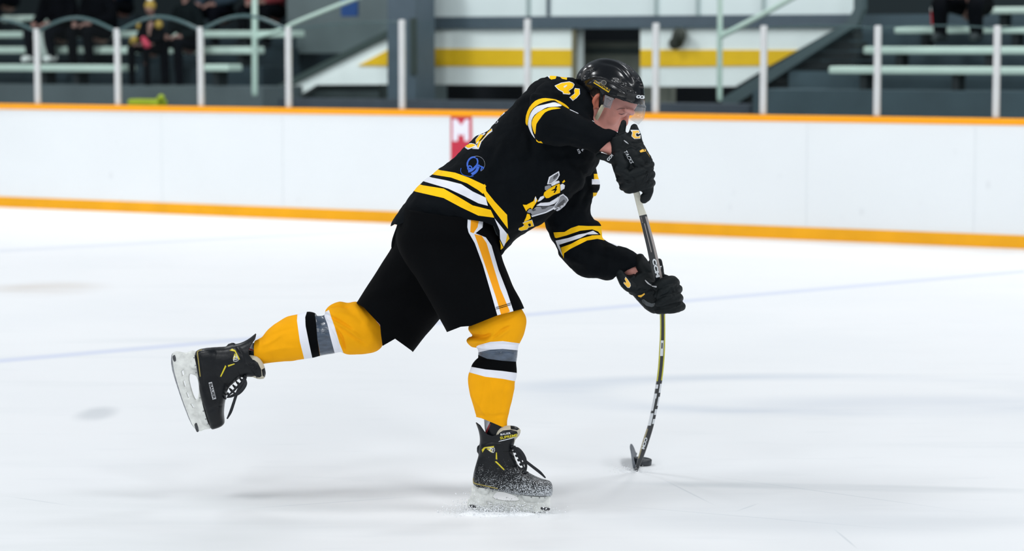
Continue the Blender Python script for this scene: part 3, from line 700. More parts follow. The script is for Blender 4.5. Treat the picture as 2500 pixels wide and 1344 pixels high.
# far sleeve bands
s3 = lambda pts: T((1300, 520), 4.8, pts)
paint(bm, s3([(245, 225), (375, 220), (450, 175), (540, 145), (650, 150), (815, 150), (820, 265), (805, 262), (770, 215), (700, 190), (560, 205), (400, 260), (280, 292), (262, 285)]), 1)
paint(bm, s3([(270, 322), (420, 290), (540, 250), (620, 235), (710, 205), (775, 245), (640, 250), (560, 290), (440, 330), (312, 370), (328, 410), (352, 505), (300, 405)]), 2)
paint(bm, s3([(332, 402), (450, 360), (560, 300), (700, 260), (810, 255), (845, 318), (760, 300), (640, 320), (540, 370), (440, 420), (370, 470), (365, 530), (345, 470)]), 1)
paint(bm, [(1450, 424), (1470, 424), (1470, 437), (1450, 437)], 1); paint(bm, [(1445, 437), (1470, 437), (1470, 450), (1445, 450)], 2); paint(bm, [(1448, 470), (1462, 470), (1462, 484), (1448, 484)], 1)
paint(bm, T((1300, 520), 4.8, [(885, 338), (920, 335), (1015, 378), (990, 388)]), 2)
# shoulder numbers
paint(bm, s6([(365, 90), (430, 85), (420, 150)]), 2, None); paint(bm, s6([(425, 80), (535, 85), (515, 148), (440, 162), (412, 135)]), 1, None); paint(bm, s6([(560, 90), (700, 100), (700, 165), (620, 150)]), 1, None)
bv = bvh_of(bm)
def c6(pts): return s6(pts)
four = [(498, 262), (600, 215), (740, 193), (800, 215), (825, 245), (800, 300), (730, 350), (758, 392), (740, 408), (636, 397), (632, 368), (560, 330)]
one = [(828, 303), (908, 313), (914, 400), (862, 462), (798, 510), (742, 452), (822, 390), (815, 342)]
def grow(poly, d):
    cx = sum(p[0] for p in poly)/len(poly); cy = sum(p[1] for p in poly)/len(poly); R = []
    for x, y in poly:
        l = math.hypot(x-cx, y-cy); R.append((cx+(x-cx)*(l-d)/l, cy+(y-cy)*(l-d)/l))
    return R
decal(bm, bv, c6(four), 2, .0012); decal(bm, bv, c6(one), 2, .0012)
decal(bm, bv, [c6(grow(four, 14)), c6([(640, 290), (700, 255), (690, 275), (660, 300)])], 1, .0022); decal(bm, bv, c6(grow(one, 12)), 1, .0022)
decal(bm, bv, c6([(640, 280), (695, 250), (700, 268), (662, 292)]), 2, .0026)
# back number seen edge-on
s8 = lambda pts: T((1080, 260), 8.4, pts)
for pts, m_ in (([(440, 822), (500, 770), (590, 750), (660, 765), (700, 790), (700, 830), (600, 850), (520, 882)], 2), ([(470, 815), (540, 775), (630, 768), (685, 795), (600, 835), (530, 850)], 1),
                ([(690, 775), (680, 680), (760, 580), (850, 500), (930, 500), (870, 560), (780, 650), (735, 730)], 2), ([(690, 760), (692, 680), (770, 590), (860, 508), (840, 590), (760, 690)], 1),
                ([(700, 830), (730, 740), (820, 680), (900, 590), (960, 500), (1018, 450), (1025, 505), (950, 560), (860, 650), (800, 720), (745, 870), (610, 865)], 2),
                ([(715, 815), (745, 735), (830, 675), (940, 520), (1008, 458), (1012, 490), (930, 545), (850, 640), (792, 705), (735, 855)], 1),
                ([(1005, 370), (1130, 240), (1330, 55), (1345, 70), (1170, 230), (1130, 330), (1010, 400)], 2), ([(1012, 355), (1050, 300), (1130, 250), (1118, 300)], 1)):
    decal(bm, bv, s8(pts), m_, .0016 if m_ == 2 else .0026)
# blue circular script print on the back hem
def ell(cx, cy, a, b_, rot, n=20, t0=0, t1=360):
    return [(cx+a*math.cos(math.radians(t))*math.cos(rot)-b_*math.sin(math.radians(t))*math.sin(rot), cy+a*math.cos(math.radians(t))*math.sin(rot)+b_*math.sin(math.radians(t))*math.cos(rot)) for t in np.linspace(t0, t1, n)]
for pts, w in ((ell(618, 1160, 130, 100, -1.1), 30), (ell(562, 1262, 42, 46, 0), 22), ([(530, 1330), (600, 1310), (690, 1220), (720, 1190)], 40), ([(600, 1390), (690, 1330), (740, 1230)], 55), ([(720, 1205), (790, 1225), (840, 1250), (830, 1280)], 26), ([(810, 1240), (790, 1310)], 22)):
    decal(bm, bv, s8(stroke(pts, w, 3)), 4, .0012)
decal(bm, bv, s8(stroke(ell(700, 1180, 170, 165, 0, 16, -130, 60), 5, 2)), 5, .001)
decal(bm, bv, s8(stroke([(385, 1260), (375, 1330), (430, 1400), (560, 1430), (640, 1420)], 9, 3)), 4, .001)
# chest crest: grey blades, gold patch, letters
c5 = lambda pts: T((1250, 400), 6.72, pts)
CR = [([(608, 215), (770, 116), (782, 180), (745, 252), (650, 330), (578, 332)], 2, 1), ([(628, 222), (758, 142), (762, 185), (728, 240), (640, 310), (600, 318)], 5, 2), ([(690, 190), (755, 150), (757, 185), (700, 240), (672, 240)], 6, 3),
      ([(540, 370), (610, 345), (645, 355), (640, 380), (560, 435), (540, 420)], 5, 1), ([(640, 345), (700, 290), (770, 272), (785, 300), (720, 330), (660, 360)], 2, 1), ([(790, 345), (830, 325), (868, 350), (860, 400), (800, 440)], 2, 1),
      ([(530, 470), (600, 410), (690, 360), (780, 320), (792, 400), (785, 470), (680, 510), (600, 555), (560, 560), (520, 510)], 1, 2), ([(640, 435), (700, 400), (720, 350), (740, 360), (710, 430)], 0, 3), ([(680, 470), (720, 400), (735, 410), (700, 470)], 0, 3),
      ([(820, 300), (860, 262), (872, 285), (840, 312)], 3, 1), ([(465, 540), (520, 520), (530, 550), (470, 600), (420, 620), (440, 580)], 2, 1),
      ([(780, 520), (840, 490), (905, 545), (928, 590), (870, 680), (790, 750), (740, 772), (680, 740), (560, 800), (330, 868), (315, 850), (560, 780), (680, 700), (760, 600)], 2, 1),
      ([(790, 535), (840, 512), (890, 560), (905, 592), (855, 660), (780, 725), (740, 745), (690, 705), (760, 620)], 5, 2), ([(800, 620), (850, 580), (870, 600), (830, 660), (760, 700), (730, 690)], 6, 3),
      ([(300, 790), (400, 700), (560, 700), (700, 680), (660, 720), (540, 780), (330, 838)], 5, 2), ([(470, 700), (560, 690), (600, 690), (540, 730), (490, 740)], 6, 3), ([(330, 750), (380, 735), (390, 755), (340, 775)], 6, 3),
      ([(400, 680), (470, 640), (620, 625), (700, 580), (765, 530), (760, 590), (690, 650), (600, 680), (500, 685)], 2, 3),
      ([(245, 790), (280, 740), (330, 735), (330, 770), (290, 805)], 5, 2),
      ([(178, 668), (240, 670), (350, 610), (385, 530), (420, 600), (360, 690), (330, 740), (300, 715), (255, 740), (232, 775)], 3, 2), ([(372, 560), (388, 530), (405, 570), (380, 640)], 2, 3),
      ([(250, 815), (290, 825), (308, 885), (270, 915), (195, 950), (225, 890)], 3, 2)]
for pts, m_, lay in CR: decal(bm, bv, c5(pts), m_, .0008+.0008*lay)
gl = [(175, 965), (225, 945), (330, 915), (362, 1015), (270, 1040), (250, 1070), (150, 1095), (105, 1080), (112, 1055), (170, 1030), (200, 1005)]
decal(bm, bv, c5(gl), 2, .0016); decal(bm, bv, [c5(grow(gl, 7)), c5([(258, 980), (300, 968), (315, 1010), (275, 1028)])], 3, .0024); decal(bm, bv, c5([(262, 984), (298, 973), (311, 1008), (278, 1022)]), 0, .0024)
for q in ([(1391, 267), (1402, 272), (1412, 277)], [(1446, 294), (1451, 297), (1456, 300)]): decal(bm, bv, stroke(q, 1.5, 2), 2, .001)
# small print by the near armpit
decal_text(bm, bv, 'RTS', 1413, 369, 5, 66, 2, .001, bold=.02); decal_text(bm, bv, 'K', 1422, 366, 5, 40, 2, .001, bold=.02)
keep_outside(bm, [(940, 560), (962, 546), (972, 549), (985, 543), (1040, 534), (1140, 535), (1180, 541), (1207, 552), (1218, 575), (1223, 600), (1222, 650), (940, 650)])
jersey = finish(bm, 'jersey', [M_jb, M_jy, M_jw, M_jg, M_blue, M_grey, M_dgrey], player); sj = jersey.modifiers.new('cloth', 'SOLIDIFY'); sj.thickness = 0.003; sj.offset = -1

# --- hockey pants: two open legs that meet at the waist
bm = bmesh.new()
loft(bm, [(985, 505, 1218, 530, TY-.02, .19), (974, 545, 1222, 562, TY-.02, .20), (968, 585, 1223, 600, TY-.04, .175), (985, 630, 1228, 638, TY-.07, .16), (1020, 685, 1250, 690, TY-.11, .145), (1058, 745, 1275, 742, TY-.13, .13), (1098, 822, 1294, 795, TY-.14, .125)], k=6, n=64, ex=2.6, caps=(True, False)); bmesh.ops.recalc_face_normals(bm, faces=bm.faces)
displace(bm, folds(0.005, (8, 5, 6), 9.0))
keep_outside(bm, [(1040, 830), (1102, 806), (1125, 797), (1150, 795), (1215, 769), (1280, 752), (1320, 740), (1330, 900), (1040, 900)])
a_ = bm; bm = bmesh.new()
loft(bm, [(985, 505, 1210, 535, TY, .16), (970, 545, 1205, 568, TY+.02, .17), (960, 595, 1185, 640, TY+.05, .165), (925, 652, 1140, 702, TY+.08, .15), (893, 703, 1086, 762, TY+.10, .14), (866, 742, 1048, 808, TY+.11, .13), (828, 800, 1000, 868, TY+.12, .13)], k=6, n=64, ex=2.6, caps=(True, False))
ptube(bm, [(978, 552, TY, 9), (966, 585, TY, 8), (963, 603, TY, 8)], k=3)
bmesh.ops.recalc_face_normals(bm, faces=bm.faces); displace(bm, folds(0.005, (8, 5, 6), 5.0)); creases(bm, [([(900, 720), (980, 690), (1040, 640)], .007, 10), ([(960, 800), (1010, 760), (1050, 700)], -.006, 9)])
keep_outside(bm, [(800, 715), (869, 738), (888, 750), (906, 769), (928, 792), (930, 815), (934, 844), (965, 826), (1007, 857), (1030, 900), (760, 900)])
me = bpy.data.meshes.new('t'); a_.to_mesh(me); a_.free(); bm.from_mesh(me); bpy.data.meshes.remove(me)
paint(bm, [(1142, 530), (1180, 536), (1178, 555), (1161, 569), (1186, 579), (1200, 599), (1217, 658), (1237, 709), (1254, 760), (1215, 772), (1202, 726), (1179, 647), (1159, 593), (1144, 567), (1141, 554)], 1, True)
paint(bm, [(1150, 530), (1170, 534), (1166, 554), (1156, 569), (1148, 566)], 2, True)
paint(bm, [(1158, 571), (1176, 575), (1188, 593), (1202, 641), (1221, 703), (1245, 760), (1224, 770), (1210, 723), (1188, 658), (1168, 599)], 2, True)
bv = bvh_of(bm)
for y in (742, 746): decal(bm, bv, stroke([(1211, y+8), (1228, y+3), (1247, y-3)], 1.2, 2), 0, .0012)
decal(bm, bv, [(1203, 548), (1226, 556), (1222, 582), (1212, 572)], 3, .0012)
pants = finish(bm, 'pants', [M_pb, M_jw, M_po, mat('cord_grey', srgb(74, 84, 88), .7)], player)
sd = pants.modifiers.new('cloth', 'SOLIDIFY'); sd.thickness = 0.004; sd.offset = -1

# --- socks
NY = YF
bm = bmesh.new()
loft(bm, [(1165, 735, 1258, 728, NY+.0, .06), (1152, 776, 1276, 758, NY, .078), (1146, 790, 1284, 774, NY, .085), (1143, 803, 1285, 790, NY, .085), (1150, 817, 1279, 812, NY, .08), (1140, 830, 1272, 830, NY, .078), (1149, 844, 1266, 843, NY, .074),
          (1165, 850, 1264, 855, NY, .068), (1167, 868, 1262, 874, NY, .066), (1163, 876, 1261, 886, NY, .066), (1153, 888, 1262, 902, NY, .07), (1148, 899, 1261, 917, NY, .07), (1144, 914, 1257, 932, NY, .07),
          (1144, 935, 1255, 950, NY, .07), (1147, 962, 1249, 974, NY, .066), (1155, 993, 1243, 1002, NY, .058), (1162, 1014, 1239, 1022, NY, .05), (1163, 1030, 1238, 1036, NY, .045), (1166, 1050, 1238, 1052, NY, .044)], k=9, n=128, ex=2.1, caps=(True, False))
bmesh.ops.recalc_face_normals(bm, faces=bm.faces); displace(bm, folds(0.003, (14, 14, 14), 2.0))
creases(bm, [([(1146, 818), (1178, 822), (1200, 815)], -.009, 3.5), ([(1200, 828), (1222, 808), (1245, 796)], -.008, 3), ([(1143, 832), (1190, 832), (1240, 806)], .008, 5), ([(1160, 843), (1200, 838), (1266, 842)], -.005, 2.5), ([(1180, 850), (1200, 820), (1250, 800)], .004, 5), ([(1165, 1010), (1180, 960), (1185, 900)], -.003, 5),
             ([(1200, 1020), (1205, 970), (1200, 930)], .003, 5), ([(1222, 1020), (1228, 970), (1235, 930)], -.003, 5), ([(1190, 1020), (1170, 990), (1150, 960)], .003, 4), ([(1160, 1012), (1200, 1015), (1238, 1012)], -.003, 4),
             ([(1160, 872), (1210, 878), (1262, 884)], -.003, 3), ([(1168, 858), (1215, 856), (1264, 860)], -.002, 3)])
paint(bm, [(1163, 845), (1168, 842), (1197, 834), (1227, 832), (1272, 838), (1272, 855), (1227, 851), (1197, 853), (1168, 859), (1163, 860)], 1)
paint(bm, [(1155, 861), (1168, 859), (1197, 853), (1227, 851), (1272, 855), (1272, 886), (1227, 884), (1189, 879), (1168, 872), (1155, 878)], 2)
paint(bm, [(1145, 880), (1154, 872), (1168, 866), (1189, 875), (1227, 880), (1272, 883), (1272, 911), (1227, 905), (1185, 901), (1152, 895), (1135, 890)], 3)
paint(bm, [(1135, 890), (1152, 895), (1185, 901), (1227, 905), (1272, 911), (1272, 932), (1258, 930), (1227, 924), (1185, 919), (1145, 908), (1135, 905)], 1)
keep_outside(bm, [(1140, 1012), (1162, 1017), (1175, 1020), (1190, 1026), (1207, 1033), (1225, 1041), (1240, 1043), (1260, 1043), (1260, 1080), (1140, 1080)])
sock = finish(bm, 'sock', [M_so, M_jw, M_tape, M_pb], player); sock.modifiers.new('cloth', 'SOLIDIFY').thickness = 0.003
RY = YF+.26
bm = bmesh.new()
loft(bm, [(905, 748, 948, 800, RY, .06), (886, 742, 938, 826, RY, .075), (868, 737, 930, 848, RY, .085), (848, 740, 912, 858, RY, .085), (828, 737, 888, 863, RY, .085), (809, 743, 866, 864, RY, .082), (797, 754, 850, 863, RY, .078), (793, 765, 838, 859, RY, .072),
          (788, 770, 832, 857, RY, .07), (773, 771, 812, 861, RY, .07), (767, 764, 784, 868, RY, .072), (750, 761, 766, 873, RY, .072), (728, 766, 744, 876, RY, .072), (700, 773, 716, 879, RY, .07), (676, 786, 692, 881, RY, .066),
          (656, 802, 674, 883, RY, .06), (641, 820, 656, 885, RY, .052), (632, 826, 641, 887, RY, .05), (622, 830, 624, 890, RY, .048)], k=9, n=128, ex=2.1, caps=(True, False))
bmesh.ops.recalc_face_normals(bm, faces=bm.faces); displace(bm, folds(0.003, (14, 14, 14), 7.0))
creases(bm, [([(793, 765), (828, 784), (862, 806)], -.010, 3.5), ([(812, 786), (850, 812), (895, 842)], -.006, 4), ([(800, 776), (845, 800), (880, 826)], .008, 5), ([(820, 800), (836, 826), (842, 858)], -.009, 3), ([(812, 800), (826, 826), (834, 858)], .004, 3), ([(806, 748), (830, 745), (853, 750)], -.009, 2.5), ([(800, 770), (840, 768), (880, 790)], .006, 8),
             ([(853, 742), (880, 760), (905, 790)], .004, 8), ([(640, 830), (680, 810), (720, 800)], -.003, 5), ([(645, 860), (690, 850), (735, 850)], .003, 6), ([(632, 845), (660, 835), (690, 815)], .003, 4), ([(660, 828), (660, 855), (663, 882)], -.002, 4)])
paint(bm, [(727, 755), (752, 752), (745, 774), (746, 795), (754, 835), (765, 885), (745, 885), (732, 833), (725, 782)], 1)
paint(bm, [(752, 752), (772, 755), (770, 771), (772, 790), (775, 827), (783, 880), (765, 885), (754, 835), (746, 795), (745, 774)], 3)
paint(bm, [(770, 760), (791, 762), (792, 772), (799, 790), (807, 824), (820, 870), (783, 878), (775, 827), (772, 790), (769, 771)], 2)
paint(bm, [(791, 762), (803, 756), (808, 772), (818, 800), (829, 838), (842, 870), (820, 872), (807, 824), (799, 790), (792, 772)], 1)
sock2 = finish(bm, 'sock', [M_so, M_jw, M_tape, M_pb], player); sock2.modifiers.new('cloth', 'SOLIDIFY').thickness = 0.003
# shin guard ends between sock and boot
for (pts, yy, nm) in (([(1180, 1000, 1232, 1000), (1183, 1040, 1236, 1042), (1188, 1072, 1236, 1074)], NY, 0), ([(650, 842, 652, 878), (622, 836, 626, 886), (598, 842, 604, 882)], RY, 1)):
    bm = bmesh.new(); loft(bm, [(*p, yy, .036) for p in pts], k=6, n=40)
    if nm == 0: paint(bm, [(1205, 1010), (1240, 1010), (1240, 1080), (1184, 1080), (1184, 1056), (1192, 1040)], 1); paint(bm, [(1194, 1034), (1198, 1034), (1188, 1058), (1184, 1056)], 2)
    else: paint(bm, [(590, 850), (625, 858), (625, 895), (590, 895)], 1); paint(bm, [(605, 848), (628, 856), (628, 860), (605, 852)], 2)
    g = finish(bm, 'shin_guard', [mat('shell_grey', srgb(168, 172, 178), .3, var=.2, vscale=40), M_bt, M_red2], player)

# --- skate (built on the front foot, then copied to the raised rear foot)
SP = P(1240, 1238.5, NY)
bm = bmesh.new()
loft(bm, [(1154, 1168, 1155, 1180, NY, .012), (1160, 1146, 1161, 1184, NY, .030), (1172, 1128, 1173, 1187, NY, .038), (1192, 1125, 1192, 1190, NY, .040), (1220, 1126, 1220, 1197, NY, .040), (1248, 1129, 1248, 1204, NY, .044), (1274, 1143, 1274, 1207, NY, .050),
          (1298, 1158, 1298, 1208, NY, .052), (1320, 1168, 1320, 1209, NY, .048), (1336, 1172, 1336, 1209, NY, .036), (1344, 1175, 1344, 1209, NY, .030), (1348, 1182, 1348, 1207, NY, .020), (1349.5, 1190, 1349, 1202, NY, .008)], k=4, n=40, ex=2.8)
loft(bm, [(1162, 1185, 1262, 1200, NY, .036), (1155, 1165, 1276, 1168, NY, .040), (1158, 1146, 1276, 1148, NY, .040), (1163, 1128, 1264, 1133, NY, .042), (1168, 1110, 1258, 1115, NY, .044), (1169, 1095, 1253, 1098, NY, .046), (1171, 1080, 1252, 1082, NY, .048),
          (1171, 1066, 1252, 1066, NY, .048), (1168, 1050, 1250, 1052, NY, .048), (1162, 1033, 1248, 1038, NY, .046), (1158, 1022, 1248, 1028, NY, .045)], k=4, n=40, ex=2.4)
ptube(bm, [(1168, 1090, NY, 4), (1169, 1102, NY, 5)], k=2)
bm = remesh(bm, 0.0035, 2)
creases(bm, [([(1175, 1085), (1200, 1078), (1235, 1080)], -.003, 3), ([(1240, 1090), (1246, 1115), (1262, 1138)], .003, 4), ([(1250, 1085), (1256, 1110), (1272, 1138)], -.002, 3), ([(1300, 1160), (1296, 1180), (1302, 1206)], -.002, 2.5), ([(1156, 1176), (1200, 1182), (1250, 1196)], -.002, 2), ([(1215, 1085), (1212, 1110), (1230, 1145)], .002, 4)])
keep_outside(bm, [(1150, 1015), (1162, 1032), (1171, 1038), (1181, 1052), (1190, 1060), (1203, 1064), (1216, 1060), (1232, 1060), (1262, 1065), (1262, 1000), (1150, 1000)])
bv = bvh_of(bm)
for pts in ([(1176, 1097), (1182, 1091), (1206, 1088), (1206, 1091), (1184, 1094), (1178, 1104)], [(1211, 1104), (1213, 1104), (1214, 1121), (1210, 1120)], [(1208, 1126), (1212, 1125), (1232, 1145), (1230, 1147)], [(1188, 1095), (1196, 1094), (1204, 1104), (1198, 1103)]): decal(bm, bv, pts, 1, .001)
decal(bm, bv, stroke([(1190, 1093), (1207, 1093), (1205, 1104), (1196, 1101)], 1.2, 2), 3, .001)
decal_text(bm, bv, 'ZS', 1199, 1098, 7, 25, 3, .0014, bold=.02)
decal(bm, bv, [(1236, 1170), (1278, 1174), (1277, 1183), (1235, 1178)], 2, .001); decal_text(bm, bv, 'BAUER', 1256.5, 1176.5, 6, 5, 0, .0018, wid=1.45, bold=.02)
def snowy(m0):
    m = m0.copy(); m.name = 'boot_snowy'; nt = m.node_tree; N = nt.nodes; L = nt.links; bs_ = N['Principled BSDF']
    tc = N['Texture Coordinate']; sp = N.new('ShaderNodeSeparateXYZ'); L.new(tc.outputs['Object'], sp.inputs[0])
    def m2(op, a, b2):
        n = N.new('ShaderNodeMath'); n.operation = op; n.use_clamp = False
        for i, v in enumerate((a, b2)):
            if isinstance(v, (int, float)): n.inputs[i].default_value = v
            else: L.new(v, n.inputs[i])
        return n.outputs[0]
    mp = N.new('ShaderNodeMapping'); mp.inputs['Scale'].default_value = (0.6, 1, 1.0); mp.inputs['Rotation'].default_value = (0, .5, 0); L.new(tc.outputs['Object'], mp.inputs[0])
    n1 = N.new('ShaderNodeTexNoise'); n1.inputs['Scale'].default_value = 400; n1.inputs['Detail'].default_value = 2; L.new(mp.outputs[0], n1.inputs['Vector'])
    n2 = N.new('ShaderNodeTexNoise'); n2.inputs['Scale'].default_value = 45; n2.inputs['Detail'].default_value = 3; L.new(mp.outputs[0], n2.inputs['Vector'])
    # snow crust: thin above the ankle, thick towards the toe and sole
    h = m2('ADD', m2('MULTIPLY', sp.outputs[2], -2.0), m2('MULTIPLY', sp.outputs[0], 0.35))
    th = m2('ADD', m2('ADD', h, m2('MULTIPLY', n2.outputs[0], 0.22)), m2('ADD', n1.outputs[0], 0.0))
    r = N.new('ShaderNodeMapRange'); r.inputs[1].default_value = 0.44; r.inputs[2].default_value = 0.58; L.new(th, r.inputs[0])
    r.inputs[4].default_value = 0.75
    src = bs_.inputs['Base Color'].links[0].from_socket if bs_.inputs['Base Color'].links else None
    mx = N.new('ShaderNodeMix'); mx.data_type = 'RGBA'; L.new(r.outputs[0], mx.inputs[0])
    if src: L.new(src, mx.inputs[6])
    mx.inputs[7].default_value = (.72, .76, .8, 1); L.new(mx.outputs[2], bs_.inputs['Base Color']); return m
M_bs = snowy(M_bt)
decal(bm, bv, stroke([(1155, 1166), (1157, 1178), (1180, 1184), (1215, 1192)], 2.2, 3), 4, .001)
skate = finish(bm, 'skate', [M_bs, M_by, M_bs, M_wp, mat('sole_tan', srgb(150, 136, 70), .5)], player); piv(skate, player.matrix_basis.inverted() @ SP)
skate.modifiers.new('shell', 'SOLIDIFY').thickness = 0.004
SY = NY
def skpoly(polys, thick, bevel=0.0):
    b = curve_mesh([[((x-1240)*SY/F, (1238.5-y)*SY/F) for x, y in pl] for pl in polys], extrude=thick/2-bevel, bevel=bevel)
    b.transform(Matrix.Translation(SP) @ Matrix(((1, 0, 0, 0), (0, 0, 1, 0), (0, 1, 0, 0), (0, 0, 0, 1)))); bmesh.ops.recalc_face_normals(b, faces=b.faces); return b
hole = smooth_poly([(1200, 1213), (1205, 1202), (1214, 1196), (1232, 1197), (1250, 1203), (1262, 1208), (1270, 1216), (1267, 1223), (1246, 1224), (1216, 1221)], 2)
slots = [[(1183, 1220), (1202, 1223), (1205, 1233), (1189, 1232)], [(1209, 1226), (1229, 1228), (1231, 1237), (1213, 1236)], [(1239, 1229), (1258, 1229), (1260, 1238), (1242, 1238)], [(1270, 1229), (1290, 1225), (1286, 1235), (1271, 1238)]]
bm = skpoly([smooth_poly([(1157, 1182), (1195, 1189), (1250, 1203), (1300, 1208), (1340, 1208), (1341, 1222), (1341, 1236), (1330, 1244), (1300, 1247), (1240, 1247), (1185, 1243), (1150, 1236), (1142, 1230), (1146, 1218), (1153, 1205)], 3), hole]+slots, 0.017, 0.004)
# towers flare under heel and ball of the foot
for (x0, x1, y0) in ((1162, 1198, 1188), (1270, 1336, 1208)):
    loft(bm, [(x0, y0-3, x1, y0+1, SY, .034), (x0+4, y0+6, x1-2, y0+9, SY, .022), (x0+8, y0+16, x1-6, y0+18, SY, .010)], k=4, n=32, ex=3)
bm.normal_update()
hold = finish(bm, 'blade_holder', [M_hold], skate)
for p in hold.data.polygons: p.use_smooth = False
bm = skpoly([smooth_poly([(1141, 1230), (1150, 1238), (1190, 1244), (1240, 1246), (1300, 1246), (1330, 1242), (1342, 1232), (1343, 1238), (1332, 1247), (1305, 1252), (1240, 1252.6), (1180, 1250), (1152, 1243), (1141, 1236)], 2)], 0.0035)
finish(bm, 'blade', M_steel, skate, smooth=False)['label'] = 'steel runner'
for x0, x1, y in ((1146, 1160, 1234), (1322, 1342, 1240)):
    bm = skpoly([smooth_poly([(x0, y-4), (x1, y-2), (x1, y+4), (x0+2, y+3)], 2)], 0.0185); finish(bm, 'scuff_cap', mat('scuff_dark', srgb(58, 60, 64), .6, var=.6, vscale=120), skate, smooth=False)
for x, y in ((1167, 1187), (1186, 1190), (1203, 1194), (1264, 1206), (1297, 1209), (1317, 1210), (1330, 1210)):
    bm = bmesh.new(); ball(bm, P(x, y, SY)+Vector((0, -.0335, 0)), .0026, seg=10); finish(bm, 'rivet', M_steel, skate)
# tongue with cream felt edge
bm = bmesh.new()
loft(bm, [(1205, 1098, 1252, 1096, SY-.004, .040), (1204, 1080, 1256, 1080, SY-.004, .042), (1204, 1064, 1264, 1068, SY-.004, .044), (1208, 1050, 1270, 1056, SY-.004, .044), (1216, 1040, 1271, 1046, SY-.002, .040), (1230, 1034, 1262, 1038, SY, .030)], k=5, n=48, ex=2.6)
b2 = smooth_poly([(1204, 1074), (1206, 1060), (1215, 1046), (1230, 1039), (1248, 1038), (1262, 1041), (1271, 1049), (1268, 1062), (1258, 1073), (1254, 1090), (1252, 1110), (1204, 1110)], 2)
fs = set(cut(bm, b2)); bmesh.ops.delete(bm, geom=[f for f in bm.faces if f not in fs], context='FACES')
for f in bm.faces: f.material_index = 1
paint(bm, [(1198, 1066), (1212, 1068), (1219, 1056), (1228, 1050), (1247, 1048), (1262, 1052), (1264, 1058), (1256, 1068), (1253, 1120), (1198, 1120)], 0)
paint(bm, [(1246, 1036), (1258, 1038), (1268, 1046), (1262, 1050), (1247, 1047)], 0)
bv = bvh_of(bm)
decal_text(bm, bv, 'BAUER', 1234, 1058.5, 4.5, -9, 3, .001, wid=1.3, bold=.015); decal_text(bm, bv, 'SUPREME', 1242, 1065.5, 6.5, -10, 2, .001, wid=1.15, bold=.02)
decal(bm, bv, stroke([(1216, 1077), (1238, 1072), (1256, 1067)], 1.6, 2), 3, .001)
tg = finish(bm, 'tongue', [M_bt, M_cream, M_by, M_wp], skate); tg['label'] = 'black tongue with cream felt edge'; tg.modifiers.new('pad', 'SOLIDIFY').thickness = 0.007
# laces: eyelet rungs and loose bow
M_lace = mat('lace_black', srgb(20, 24, 30), .8)
bm = bmesh.new()
for i in range(7):
    x = 1252+i*5.2; y = 1092+i*10.5; tube3(bm, [(P(x-3, y-2, SY-.038), .0035), (P(x+3, y-3, SY-.02), .0035), (P(x+5, y-2, SY+.02), .0035), (P(x-2, y, SY+.038), .0035)], k=3, n=8)
def ribbon(pts, w=2.6): ptube(bm, [(x, y, SY+d, w*(1.0 if 0 < i < len(pts)-1 else .5)) for i, (x, y, d) in enumerate(pts)], k=5, n=12, flat=.3)
ribbon([(1250, 1092, -.03), (1262, 1094, -.05), (1274, 1106, -.055), (1281, 1120, -.05), (1284, 1136, -.045), (1284, 1148, -.04)], 3.4)
ribbon([(1250, 1094, -.035), (1262, 1100, -.06), (1270, 1112, -.06), (1282, 1124, -.065), (1300, 1138, -.07), (1318, 1152, -.07), (1331, 1165, -.065)], 3.6)
ribbon([(1256, 1096, -.04), (1266, 1114, -.045), (1275, 1132, -.05), (1281, 1146, -.045)], 2.6)
ribbon([(1252, 1094, -.03), (1264, 1095, -.07), (1276, 1108, -.075), (1282, 1124, -.07), (1276, 1130, -.055)], 4.2)
laces = finish(bm, 'laces', M_lace, skate)

RP = P(451.5, 955.5, RY-.02)
rear = skate.copy(); rear.data = skate.data.copy(); rear.data.materials[0] = M_bt; rear.data.materials[2] = M_silver; link(rear); rear.parent = player
rear.location = player.matrix_basis.inverted() @ RP; rear.rotation_euler = (0, math.radians(71), 0); rear.scale = (1.03, 1.03, 1.03)
for ch in list(skate.children):
    c = ch.copy(); link(c); c.parent = rear
    if c.name.startswith('tongue'):
        c.data = ch.data.copy(); c.data.materials[2] = M_bt; c.data.materials[3] = M_bt
# ------------------------------------------------------------------ head (standard head, then tilted down 40 degrees), one continuous body
HY = Y0-.05; HS = 1.13; TH = math.radians(40); CT, ST = math.cos(TH), math.sin(TH)
EYE = P(1518, 275, HY)
def H(x, y, z):
    x -= .070; z -= .118
    return EYE+Vector(((x*CT+z*ST)*HS, y*HS, (-x*ST+z*CT)*HS))
HROT = Matrix.Rotation(TH, 4, 'Y')
bm = bmesh.new()
rings = []
hd = resample([(.000, .030, .072, .030), (.012, -.020, .088, .042), (.028, -.050, .092, .052), (.045, -.066, .086, .058), (.058, -.078, .091, .061), (.075, -.086, .092, .066), (.098, -.094, .086, .069), (.115, -.098, .080, .071),
               (.132, -.101, .092, .073), (.150, -.103, .095, .074), (.175, -.102, .090, .074), (.200, -.092, .072, .066), (.220, -.070, .045, .048), (.232, -.040, .015, .022)], 3)
for z, xb, xf, hw in hd:
    rings.append([H((xb+xf)/2+(xf-xb)/2*math.cos(a), hw*math.copysign(abs(math.sin(a))**.9, math.sin(a)), z) for a in np.linspace(0, 2*math.pi, 40, endpoint=False)])
rings_to_bm(bm, rings)
tube3(bm, [(H(.084, 0, .128), .010*HS), (H(.091, 0, .112), .010*HS), (H(.098, 0, .098), .0115*HS), (H(.090, 0, .088), .010*HS)])
